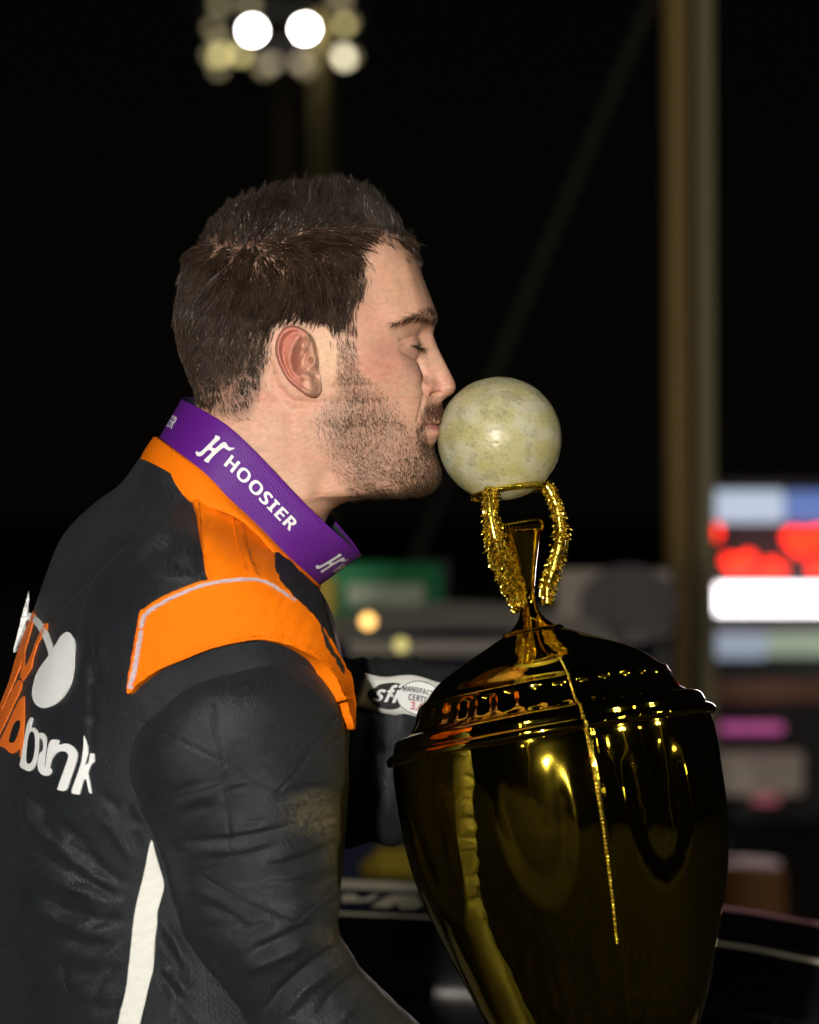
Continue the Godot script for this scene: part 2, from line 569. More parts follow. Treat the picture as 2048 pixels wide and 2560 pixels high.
func build_body(person: Node3D) -> void:
	HAIRLINE = pts([1044, 640, 1018, 622, 985, 603, 955, 594, 932, 602, 922, 640, 924, 680, 930, 702, 912, 738, 893, 758, 886, 800, 890, 830, 893, 852, 846, 850, 834, 836, 812, 816, 788, 806, 725, 802, 692, 822, 680, 880, 670, 940, 655, 990, 640, 1040, 610, 1060, 540, 1050, 430, 1010, 380, 900, 400, 500, 700, 380, 1000, 430, 1100, 590])
	BEARD = pts([846, 846, 893, 846, 899, 900, 905, 930, 950, 962, 1000, 1000, 1022, 1030, 1036, 1060, 1046, 1028, 1060, 1006, 1084, 1000, 1130, 1000, 1130, 1056, 1072, 1062, 1066, 1076, 1075, 1102, 1100, 1110, 1140, 1150, 1130, 1262, 880, 1262, 845, 1215, 812, 1165, 784, 1110, 772, 1050, 790, 1000, 826, 985, 836, 930, 838, 880])
	head_surface()
	var b := MB.new()
	for side in [1.0, -1.0]:
		var first := b.v.size()
		var from := b.i.size()
		for k in HP.size():
			var p := HP[k]
			p.z *= side
			b.vert(p)
			b.c.append(skin_color(HP[k]))
		b.grid(first, HU, HV)
		b.facing(Vector3(0, 0, side), from)
	# close the crown
	var from2 := b.i.size()
	var half := HP.size()
	for u in HU - 1:
		b.quad(u, u + 1, half + u + 1, half + u)
	b.facing(Vector3.UP, from2)
	# one skin: weld the normals of the two halves along the middle
	add_ear(b, 1.0)
	add_ear(b, -1.0)
	b.normals()
	for r in HV:
		for u in [0, HU - 1]:
			var nn := (b.n[r * HU + u] + b.n[half + r * HU + u])
			nn.z = 0.0
			nn = nn.normalized()
			b.n[r * HU + u] = nn
			b.n[half + r * HU + u] = nn
	put("body", b, M.skin, person)

# ---- hair ---------------------------------------------------------------
class Strands:
	var v := PackedVector3Array()
	var n := PackedVector3Array()
	var c := PackedColorArray()
	var i := PackedInt32Array()
	func add(p0: Vector3, p1: Vector3, p2: Vector3, p3: Vector3, w: float, col: Color) -> void:
		var first := v.size()
		var t := (p3 - p0).normalized()
		var x := t.cross(Vector3(0.43, 0.31, 0.85)).normalized()
		var y := t.cross(x)
		var ps := [p0, p1, p2, p3]
		var ws := [w, w * 0.95, w * 0.75, w * 0.18]
		for k in 4:
			for s in 3:
				var a := TAU * s / 3.0
				var d := x * cos(a) + y * sin(a)
				v.append(ps[k] + d * ws[k])
				n.append(d)
				c.append(col)
		for k in 3:
			for s in 3:
				var a := first + k * 3 + s
				var b := first + k * 3 + (s + 1) % 3
				i.append(a); i.append(b); i.append(b + 3)
				i.append(a); i.append(b + 3); i.append(a + 3)
	func mesh() -> ArrayMesh:
		# all strands wind alike: turn them if the first one is inside out
		if i.size():
			var nn := (v[i[2]] - v[i[0]]).cross(v[i[1]] - v[i[0]])
			if nn.dot(n[i[0]] + n[i[1]]) < 0.0:
				for t in range(0, i.size(), 3):
					var a := i[t]
					i[t] = i[t + 1]
					i[t + 1] = a
		var a := []
		a.resize(Mesh.ARRAY_MAX)
		a[Mesh.ARRAY_VERTEX] = v
		a[Mesh.ARRAY_NORMAL] = n
		a[Mesh.ARRAY_COLOR] = c
		a[Mesh.ARRAY_INDEX] = i
		var m := ArrayMesh.new()
		m.add_surface_from_arrays(Mesh.PRIMITIVE_TRIANGLES, a)
		return m

func on_head(u: float, r: float) -> Array:     # [place, normal] on the near half
	u = clampf(u, 0.0, HU - 1.001)
	r = clampf(r, 0.0, HV - 1.001)
	var iu := int(u)
	var ir := int(r)
	var fu := u - iu
	var fr := r - ir
	var k := ir * HU + iu
	var p := HP[k].lerp(HP[k + 1], fu).lerp(HP[k + HU].lerp(HP[k + HU + 1], fu), fr)
	var n := HN[k].lerp(HN[k + 1], fu).lerp(HN[k + HU].lerp(HN[k + HU + 1], fu), fr)
	return [p, n.normalized()]

# which way the hair lies: x, y in pixels, then the direction (y down)
var LIE := [600, 655, -0.15, 1, 690, 622, 0.8, 0.6, 790, 596, 1, 0.35, 870, 604, 0.85, 0.6, 922, 650, 0.15, 1, 915, 725, -0.3, 1, 860, 690, 0.0, 1, 780, 680, 0.0, 1, 700, 720, -0.1, 1, 800, 770, -0.45, 0.9, 730, 785, -0.6, 0.8, 860, 800, 0.0, 1, 878, 845, 0.25, 1, 620, 750, -0.2, 1, 540, 680, -0.55, 0.85, 500, 760, -0.55, 0.85, 470, 850, -0.5, 0.9, 560, 850, -0.3, 1, 640, 850, -0.15, 1, 600, 930, -0.05, 1, 645, 960, 0.45, 0.9, 520, 950, -0.15, 1, 580, 1010, 0.5, 0.85, 640, 1060, 0.9, 0.45]
var STAND := [560, 570, -0.35, -0.8, 620, 560, 0.35, -0.9, 680, 545, 0.6, -0.8, 760, 545, 0.35, -1, 840, 540, 0.0, -1, 900, 560, -0.45, -0.9, 960, 585, -0.45, -0.9, 1000, 590, 0.05, -1, 1035, 625, 0.35, -1]

func lie(q: Vector2, l: Array) -> Vector2:
	var d := Vector2.ZERO
	for k in range(0, l.size(), 4):
		var w := 1.0 / (pow(q.distance_squared_to(Vector2(l[k], l[k + 1])), 1.5) + 2000.0)
		d += Vector2(l[k + 2], l[k + 3]).normalized() * w
	return d.normalized()

func part_y(x: float) -> float:       # above this line the hair stands, below it lies
	return lerpf(640.0, 588.0, clampf((x - 560.0) / 260.0, 0.0, 1.0)) + 14.0 * clampf((x - 900.0) / 60.0, 0.0, 3.0) + clampf((560.0 - x) / 100.0, 0.0, 1.0) * -40.0

func build_hair(person: Node3D) -> void:
	var h := Strands.new()
	var shiny := Strands.new()
	var guides := 0
	var want := 5000
	var tries := 0
	var big := 0.0
	while guides < want and tries < 400000:
		tries += 1
		var u := rng.randf() * (HU - 1)
		var r := rng.randf() * (HV - 1) * 0.72
		var k := int(r) * HU + int(u)
		var eu := HP[k + 1] - HP[k]
		var ev := HP[k + HU] - HP[k]
		var area := eu.cross(ev).length()
		if rng.randf() > area / 4.5e-6:
			continue
		var s := on_head(u, r)
		var p: Vector3 = s[0]
		var q := to_px(p)
		var soft := q + Vector2(rng.randfn(), rng.randfn()) * (13.0 if q.x > 860.0 and q.y > 600.0 else 7.0)
		if not Geometry2D.is_point_in_polygon(soft, HAIRLINE):
			continue
		var edge := poly_d(soft, HAIRLINE, true)
		var low := smoothstep(880.0, 1050.0, q.y)           # the nape is clipped shorter and thinner
		if rng.randf() > 0.22 + edge / 42.0 or rng.randf() < low * 0.8:
			continue
		guides += 1
		var far := rng.randf() < 0.36
		var top := q.y < part_y(q.x)
		var upness := smoothstep(-20.0, 74.0, part_y(q.x) - q.y)
		var ws := noise.get_noise_2d(q.x * 4.0, q.y * 4.0)
		var jit := rng.randfn() * 0.13 + ws * 0.22
		var d2 := lie(q, LIE).lerp(lie(q, STAND), smoothstep(0.05, 0.6, upness)).normalized().rotated(jit)
		var length := 0.0
		var lift := 0.0
		if top:
			length = lerpf(0.014, 0.0258, upness) * rng.randf_range(0.66, 1.15) * lerpf(0.42, 1.0, smoothstep(520.0, 740.0, q.x))
			lift = lerpf(0.30, 1.0, upness)
		else:
			length = lerpf(0.0175, 0.0058, smoothstep(720.0, 980.0, q.y)) * rng.randf_range(0.7, 1.15)
			length *= lerpf(0.4, 1.0, clampf(edge / 50.0, 0.0, 1.0))
			lift = 0.13 + 0.06 * rng.randfn() + 0.38 * smoothstep(70.0, 0.0, q.y - part_y(q.x))
			if q.x < 540.0:
				lift += 0.18
		var kids := 8 if not far else 6
		if edge < 22.0:
			kids = 3
		var tip := Vector3.ZERO
		var pull := rng.randf_range(0.45, 0.9) if top else rng.randf_range(0.15, 0.6)
		var tuft := rng.randf_range(0.5, 1.75)
		for kid in kids:
			var spread := 0.0026 if not top else 0.0030
			var uu := u + (rng.randfn() * spread / maxf(eu.length(), 1e-5) if kid else 0.0)
			var rr := r + (rng.randfn() * spread / maxf(ev.length(), 1e-5) if kid else 0.0)
			var s2 := on_head(uu, rr)
			var p0: Vector3 = s2[0]
			var nn: Vector3 = s2[1]
			var dir := d2.rotated(rng.randfn() * 0.09)
			var t := Vector3(dir.x, -dir.y, 0.0)
			t = (t - nn * t.dot(nn))
			t = t.normalized() if t.length() > 0.15 else t
			var L := length * rng.randf_range(0.7, 1.15)
			var g: Vector3
			var p1: Vector3
			var p2: Vector3
			var p3: Vector3
			if top:
				var up := (nn * 0.55 * lift + Vector3(dir.x, -dir.y, 0.12 * nn.z) * 0.75).normalized()
				g = (up * lift + t * (1.15 - 0.9 * upness)).normalized()
				var curl := Vector3(rng.randfn(), rng.randfn(), rng.randfn()) * 0.10
				p1 = p0 + (nn * (0.3 + 0.3 * upness) + g * 0.6).normalized() * L * 0.3
				p2 = p1 + (g + curl).normalized() * L * 0.36
				p3 = p2 + (g + curl * 2.0 + Vector3(0, 0.12, 0)).normalized() * L * 0.36
			else:
				# strands bow a little along the lie of the hair
				var bow := nn.cross(t) * (0.22 * ws + 0.12)
				p1 = p0 + (t - bow + nn * (lift * 1.6 + 0.12)).normalized() * L * 0.3
				p2 = p1 + (t + nn * lift).normalized() * L * 0.37
				p3 = p2 + (t + bow + nn * lift * 0.1 + Vector3(rng.randfn(), rng.randfn(), rng.randfn()) * 0.06).normalized() * L * 0.37
			if kid == 0:
				tip = p3
			else:
				p3 = p3.lerp(tip, pull)
				p2 = p2.lerp(p2 + (tip - p3) * 0.5, pull * 0.5)
			if far:
				p0.z = -p0.z; p1.z = -p1.z; p2.z = -p2.z; p3.z = -p3.z
			var tone := rng.randf_range(0.45, 1.9) * tuft
			var col := Color(0.026 * tone, 0.0168 * tone, 0.0118 * tone)
			var glints := rng.randf() < (0.15 if upness > 0.5 else 0.38)
			(shiny if glints else h).add(p0 - (p1 - p0) * 0.15, p1, p2, p3, rng.randf_range(0.00016, 0.00032) * (1.2 if glints else 1.0) * lerpf(0.6, 1.0, clampf(edge / 40.0, 0.0, 1.0)), col)
	for pair in [[h, M.hair], [shiny, M.hair_shiny]]:
		var o := MeshInstance3D.new()
		o.name = "hair"
		o.mesh = pair[0].mesh()
		o.material_override = pair[1]
		person.add_child(o, true)
		o.set_meta("kind", "stuff")

	var bd := Strands.new()
	var made := 0
	tries = 0
	while made < 19000 and tries < 500000:
		tries += 1
		var u := rng.randf() * HU * 0.8
		var r := rng.randf_range(0.2, 0.96) * (HV - 1)
		var k := int(r) * HU + int(u)
		var area := (HP[k + 1] - HP[k]).cross(HP[k + HU] - HP[k]).length()
		if rng.randf() > area / 1.6e-6:
			continue
		var s := on_head(u, r)
		var p: Vector3 = s[0]
		var nn: Vector3 = s[1]
		var q := to_px(p)
		if not Geometry2D.is_point_in_polygon(q, BEARD):
			continue
		var edge := poly_d(q, BEARD, true)
		var dense := clampf(edge / (11.0 if q.y < 960.0 else 14.0 if q.x > 1040.0 else 75.0), 0.05, 1.0)
		var jaw := clampf(g2(q, 880, 1190, 70, 45) + g2(q, 980, 1225, 90, 25) + g2(q, 1090, 1020, 40, 25), 0.0, 1.0)
		dense *= 0.62 + 0.38 * jaw
		dense *= 1.0 - 0.65 * g2(q, 1000, 1110, 45, 40)
		if q.x > 1040.0 and q.y < 1066.0:
			dense *= 0.55
		if rng.randf() > dense:
			continue
		made += 1
		var d := Vector2(0.28, 1.0)
		if q.x > 1000: d = Vector2(-0.15, 1.0)
		if q.y > 1150: d = Vector2(0.75, 0.6)
		if q.y > 1150 and q.x > 1000: d = Vector2(0.15, 0.9)
		if q.y < 1062 and q.x > 1040: d = Vector2(0.2, 1.0)
		d = d.normalized().rotated(rng.randfn() * 0.5)
		var t := Vector3(d.x, -d.y, 0)
		t -= nn * t.dot(nn)
		var L := rng.randf_range(0.0017, 0.0040) * (1.0 + 0.4 * jaw)
		var g := (t + nn * 0.42).normalized()
		var p1 := p + g * L * 0.35
		var p2 := p1 + (t + nn * 0.25).normalized() * L * 0.35
		var p3 := p2 + t.normalized() * L * 0.3 if t.length() > 0.1 else p2 + g * L * 0.3
		if rng.randf() < 0.3:
			p.z = -p.z; p1.z = -p1.z; p2.z = -p2.z; p3.z = -p3.z
		var tone := rng.randf_range(0.6, 1.7)
		var brown := 1.0 + 0.45 * g2(q, 1090, 1020, 40, 25)
		bd.add(p - g * 0.0005, p1, p2, p3, rng.randf_range(0.00006, 0.000105), Color(0.050 * tone * brown, 0.032 * tone, 0.021 * tone))
	var o2 := MeshInstance3D.new()
	o2.name = "beard"
	o2.mesh = bd.mesh()
	o2.material_override = M.hair
	person.add_child(o2, true)
	o2.set_meta("kind", "stuff")

	# eyebrow, eyelashes: rooted on the skin along a line
	for what in ["eyebrow", "eyelashes"]:
		var st := Strands.new()
		var line := smooth_poly(pts([982, 809, 1000, 803, 1024, 796, 1048, 790, 1070, 791, 1090, 797]) if what == "eyebrow" else pts([1024, 863, 1034, 866, 1042, 868, 1050, 871]), false, 6)
		for k in (400 if what == "eyebrow" else 60):
			var f := pow(rng.randf(), 0.62)
			var x := f * (line.size() - 1.001)
			var at := line[int(x)].lerp(line[int(x) + 1], x - int(x))
			var thick := 1.5 + 5.0 * smoothstep(0.0, 0.8, f) if what == "eyebrow" else 0.7
			at.y += clampf(rng.randfn(), -1.6, 1.6) * thick * 0.95
			var root := skin_at(at)
			if root.is_empty():
				continue
			var p: Vector3 = root[0]
			var nn: Vector3 = root[1]
			var d := Vector2(-0.9, lerpf(0.75, -0.25, f)) if what == "eyebrow" else Vector2(0.9, 0.42)
			d = d.rotated(rng.randfn() * 0.4)
			var t := Vector3(d.x, -d.y, 0)
			t -= nn * t.dot(nn) * (1.0 if what == "eyebrow" else 0.3)
			t = t.normalized()
			var L := rng.randf_range(0.005, 0.0085) if what == "eyebrow" else rng.randf_range(0.006, 0.009)
			var out := 0.35 if what == "eyebrow" else 0.8
			var p1 := p + (t + nn * out).normalized() * L * 0.35
			var p2 := p1 + (t + nn * out * 0.4).normalized() * L * 0.35
			var p3 := p2 + t * L * 0.3
			for side in [1.0, -1.0]:
				var z := Vector3(1, 1, side)
				st.add((p - nn * 0.0003) * z, p1 * z, p2 * z, p3 * z, 0.00012, Color(0.028, 0.018, 0.012) * rng.randf_range(0.7, 1.5))
		var o3 := MeshInstance3D.new()
		o3.name = what
		o3.mesh = st.mesh()
		o3.material_override = M.hair
		person.add_child(o3, true)
		o3.set_meta("kind", "stuff")

func skin_at(q: Vector2) -> Array:
	var best := -1
	var bd := 90.0
	for k in range(HU * 45, HU * 100):
		if absf(HP[k].x * 3000.0 - (q.x - 1024.0)) > 40.0:
			continue
		var e := to_px(HP[k]).distance_squared_to(q)
		if e < bd:
			bd = e
			best = k
	return [HP[best], HN[best]] if best >= 0 else []

# ---- the suit -----------------------------------------------------------
var ZB := PackedFloat32Array()       # how near the cloth comes to the lens, on a grid of 4 pixels, so that badges can be sewn on it
const ZX := -160
const ZY := 1080
const ZW := 330
const ZH := 440

func zb_add(b: MB) -> void:
	if ZB.is_empty():
		ZB.resize(ZW * ZH)
		ZB.fill(-9.0)
	for t in range(0, b.i.size(), 3):
		var a := b.v[b.i[t]]
		var c := b.v[b.i[t + 1]]
		var d := b.v[b.i[t + 2]]
		if (d - a).cross(c - a).z <= 0.0:
			continue
		var pa := (to_px(a) - Vector2(ZX, ZY)) / 4.0
		var pc := (to_px(c) - Vector2(ZX, ZY)) / 4.0
		var pd := (to_px(d) - Vector2(ZX, ZY)) / 4.0
		var x0 := maxi(0, int(ceil(minf(pa.x, minf(pc.x, pd.x)))))
		var x1 := mini(ZW - 1, int(floor(maxf(pa.x, maxf(pc.x, pd.x)))))
		var y0 := maxi(0, int(ceil(minf(pa.y, minf(pc.y, pd.y)))))
		var y1 := mini(ZH - 1, int(floor(maxf(pa.y, maxf(pc.y, pd.y)))))
		var den := (pc - pa).cross(pd - pa)
		if absf(den) < 1e-9:
			continue
		for y in range(y0, y1 + 1):
			for x in range(x0, x1 + 1):
				var p := Vector2(x, y) - pa
				var w1 := p.cross(pd - pa) / den
				var w2 := (pc - pa).cross(p) / den
				if w1 < -0.001 or w2 < -0.001 or w1 + w2 > 1.001:
					continue
				var z := a.z + (c.z - a.z) * w1 + (d.z - a.z) * w2
				if z > ZB[y * ZW + x]:
					ZB[y * ZW + x] = z

func zb(q: Vector2, buf: PackedFloat32Array) -> float:
	var x := clampf((q.x - ZX) / 4.0, 0.0, ZW - 1.001)
	var y := clampf((q.y - ZY) / 4.0, 0.0, ZH - 1.001)
	var k := int(y) * ZW + int(x)
	var fx := x - int(x)
	var fy := y - int(y)
	var w := [(1 - fx) * (1 - fy), fx * (1 - fy), (1 - fx) * fy, fx * fy]
	var at := [k, k + 1, k + ZW, k + ZW + 1]
	var s := 0.0
	var t := 0.0
	for j in 4:
		if buf[at[j]] > -5.0:
			s += buf[at[j]] * w[j]
			t += w[j]
	return s / t if t > 0.001 else -9.0

# fill empty cells from their neighbours and smooth N times
func zb_smooth(n: int, fill: int) -> PackedFloat32Array:
	var a := ZB.duplicate()
	for step in n + fill:
		var o := a.duplicate()
		for y in range(1, ZH - 1):
			for x in range(1, ZW - 1):
				var k := y * ZW + x
				if step < fill and a[k] > -5.0:
					continue
				var s := 0.0
				var c := 0
				for j in [k - 1, k + 1, k - ZW, k + ZW]:
					if a[j] > -5.0:
						s += a[j]
						c += 1
				if a[k] > -5.0:
					o[k] = (s + a[k] * 2.0) / (c + 2)
				elif c > 0:
					o[k] = s / c
		a = o
	return a

# a piece of cloth cut to an outline and sewn on: a sheet that follows the cloth below, HIGH metres proud, with edges
func sewn(b: MB, outline: PackedVector2Array, buf: PackedFloat32Array, high: float, cell := 14.0, edges := true) -> void:
	var seen := {}
	var from := b.i.size()
	var bb := Rect2(outline[0], Vector2.ZERO)
	for p in outline:
		bb = bb.expand(p)
	var nx := int(ceil(bb.size.x / cell))
	var ny := int(ceil(bb.size.y / cell))
	for y in ny:
		for x in nx:
			var o := bb.position + Vector2(x, y) * cell
			var sq := PackedVector2Array([o, o + Vector2(cell, 0), o + Vector2(cell, cell), o + Vector2(0, cell)])
			for piece in Geometry2D.intersect_polygons(sq, outline):
				if Geometry2D.is_polygon_clockwise(piece) and false:
					continue
				var ids := []
				for p in piece:
					var key := Vector2i((p * 8.0).round())
					if not seen.has(key):
						seen[key] = b.vert(on_cloth(p, buf, high))
					ids.append(seen[key])
				var tr := Geometry2D.triangulate_polygon(piece)
				for k in range(0, tr.size(), 3):
					b.tri(ids[tr[k]], ids[tr[k + 1]], ids[tr[k + 2]])
	# each triangle to the front
	for t in range(from, b.i.size(), 3):
		var a := b.v[b.i[t]]
		if (b.v[b.i[t + 2]] - a).cross(b.v[b.i[t + 1]] - a).z < 0.0:
			var s := b.i[t]
			b.i[t] = b.i[t + 1]
			b.i[t + 1] = s
	if edges:
		var n := outline.size()
		for k in n:
			var p := outline[k]
			var q := outline[(k + 1) % n]
			var m := maxi(1, int(p.distance_to(q) / cell))
			for j in m:
				var e := p.lerp(q, float(j) / m)
				var f := p.lerp(q, float(j + 1) / m)
				var a := b.vert(on_cloth(e, buf, high))
				var c := b.vert(on_cloth(f, buf, high))
				var d := b.vert(on_cloth(f, buf, -0.002))
				var g := b.vert(on_cloth(e, buf, -0.002))
				b.quad(a, c, d, g)

func on_cloth(q: Vector2, buf: PackedFloat32Array, high: float) -> Vector3:
	var z := zb(q, buf)
	var zx := zb(q + Vector2(4, 0), buf)
	var zy := zb(q + Vector2(0, 4), buf)
	var p := W(q.x, q.y, z)
	var n := (W(q.x + 4, q.y, zx) - p).cross(W(q.x, q.y + 4, zy) - p)
	n = -n.normalized() if n.z < 0.0 else n.normalized()
	n = (n + Vector3(0, 0, 0.35)).normalized()
	# cloth is never quite flat
	var wob := 0.0 if high < 0.003 else (0.0011 if high < 0.005 else 0.0021) * noise.get_noise_2d(q.x * 0.55, q.y * 1.6) + 0.0005 * noise.get_noise_2d(q.x * 3.1 + 60.0, q.y * 3.1)
	return p + n * (high + wob)

func patch(called: String, outline: PackedVector2Array, buf: PackedFloat32Array, high: float, m: Material, parent: Node, cell := 14.0) -> MeshInstance3D:
	var b := MB.new()
	sewn(b, outline, buf, high, cell)
	return put(called, b, m, parent)

func ribbon(line: PackedVector2Array, w0: float, w1: float) -> PackedVector2Array:
	var l := smooth_poly(line, false, 5)
	var a := PackedVector2Array()
	var r := PackedVector2Array()
	for k in l.size():
		var t := (l[mini(k + 1, l.size() - 1)] - l[maxi(k - 1, 0)]).normalized()
		var w := lerpf(w0, w1, float(k) / (l.size() - 1)) * 0.5
		a.append(l[k] + t.orthogonal() * w)
		r.append(l[k] - t.orthogonal() * w)
	r.reverse()
	a.append_array(r)
	return a

func stitches(b: MB, line: PackedVector2Array, buf: PackedFloat32Array, high: float, step := 9.0, length := 6.0, w := 1.1) -> void:
	var l := smooth_poly(line, false, 6)
	var run := 0.0
	for k in l.size() - 1:
		var seg := l[k].distance_to(l[k + 1])
		var t := (l[k + 1] - l[k]) / maxf(seg, 1e-6)
		while run < seg:
			var a := l[k] + t * run
			var c := a + t * length
			var o := t.orthogonal() * w
			var ids := []
			for q in [a + o, c + o, c - o, a - o]:
				ids.append(b.vert(on_cloth(q, buf, high * 0.2)))
			var m1 := b.vert(on_cloth(a.lerp(c, 0.3), buf, high))
			var m2 := b.vert(on_cloth(a.lerp(c, 0.7), buf, high))
			b.quad(ids[0], ids[1], m2, m1)
			b.quad(m1, m2, ids[2], ids[3])
			run += step
		run -= seg

func suit_color(q: Vector2, p: Vector3, sleeve: bool) -> Color:
	var f := noise.get_noise_3d(p.x * 5000.0, p.y * 5000.0, p.z * 5000.0)
	var g := noise.get_noise_3d(p.x * 500.0, p.y * 500.0, p.z * 500.0 + 9.0)
	var c := Color(0.024, 0.0300, 0.0410) * (1.0 + 0.15 * f + 0.25 * g)
	if sleeve:
		# khaki dust rubbed into the sleeve
		var d := 1.15 * g2(q, 800, 2010, 75, 30) + 0.9 * g2(q, 790, 2060, 70, 35) + 0.6 * g2(q, 835, 2130, 30, 60) + 0.55 * g2(q, 815, 2340, 40, 24) + 0.35 * g2(q, 850, 2400, 40, 60)
		var streak := noise.get_noise_2d(q.x * 1.2 - q.y * 0.3, q.y * 9.0 + q.x * 2.0)
		d = clampf(d * (0.75 + 1.5 * streak + 0.12 * f) - 0.12, 0.0, 0.85)
		c = c.lerp(Color(0.26, 0.22, 0.13), d * 0.8)
	c.a = 1.0
	return c

var trunk := []
# lines of quilting on the sleeve and on the back, in pixels
var ARM_QUILT := [[352, 1802, 430, 1840, 520, 1885, 600, 1928, 695, 1978], [695, 1978, 730, 1945, 770, 1890, 820, 1815, 850, 1780], [555, 1905, 562, 1960, 572, 2050, 580, 2130], [530, 1760, 536, 1830, 552, 1895],
	[500, 2190, 580, 2235, 660, 2270, 740, 2300], [745, 2300, 790, 2260, 840, 2210]]
var BACK_QUILT := [[150, 1520, 230, 1440, 320, 1360], [230, 1535, 300, 1505, 360, 1485], [20, 1730, 60, 1700, 110, 1690], [225, 1710, 290, 1690, 330, 1682], [190, 1600, 200, 1500, 240, 1420, 300, 1370], [110, 1830, 180, 1800, 228, 1785],
	[0, 2010, 40, 1980, 80, 1930], [170, 2110, 200, 2060, 230, 2040], [0, 2362, 90, 2368, 150, 2412, 176, 2484, 300, 2494]]

func on_trunk(k: float, a: float, high: float) -> Vector3:
	var i := clampi(int(k), 0, trunk.size() - 2)
	var g := []
	for j in 3:
		g.append(cr(trunk[maxi(i - 1, 0)][j], trunk[i][j], trunk[i + 1][j], trunk[mini(i + 2, trunk.size() - 1)][j], k - i))
	var ca := cos(a)
	var sa := sin(a)
	var d: Vector3 = g[1] * signf(ca) * pow(absf(ca), 0.88) + g[2] * signf(sa) * pow(absf(sa), 0.88)
	return g[0] + d + d.normalized() * high

# print on the chest, seen only mirrored in the gold
func chest_print(called: String, o: PackedVector2Array, m: Material, parent: Node) -> void:
	var b := MB.new()
	var tr := Geometry2D.triangulate_polygon(o)
	for p in o:
		b.vert(on_trunk(p.y, deg_to_rad(p.x), 0.005))
	for k in range(0, tr.size(), 3):
		b.tri(tr[k], tr[k + 1], tr[k + 2])
	b.facing(Vector3(1, 0, 0.3))
	put(called, b, m, parent)

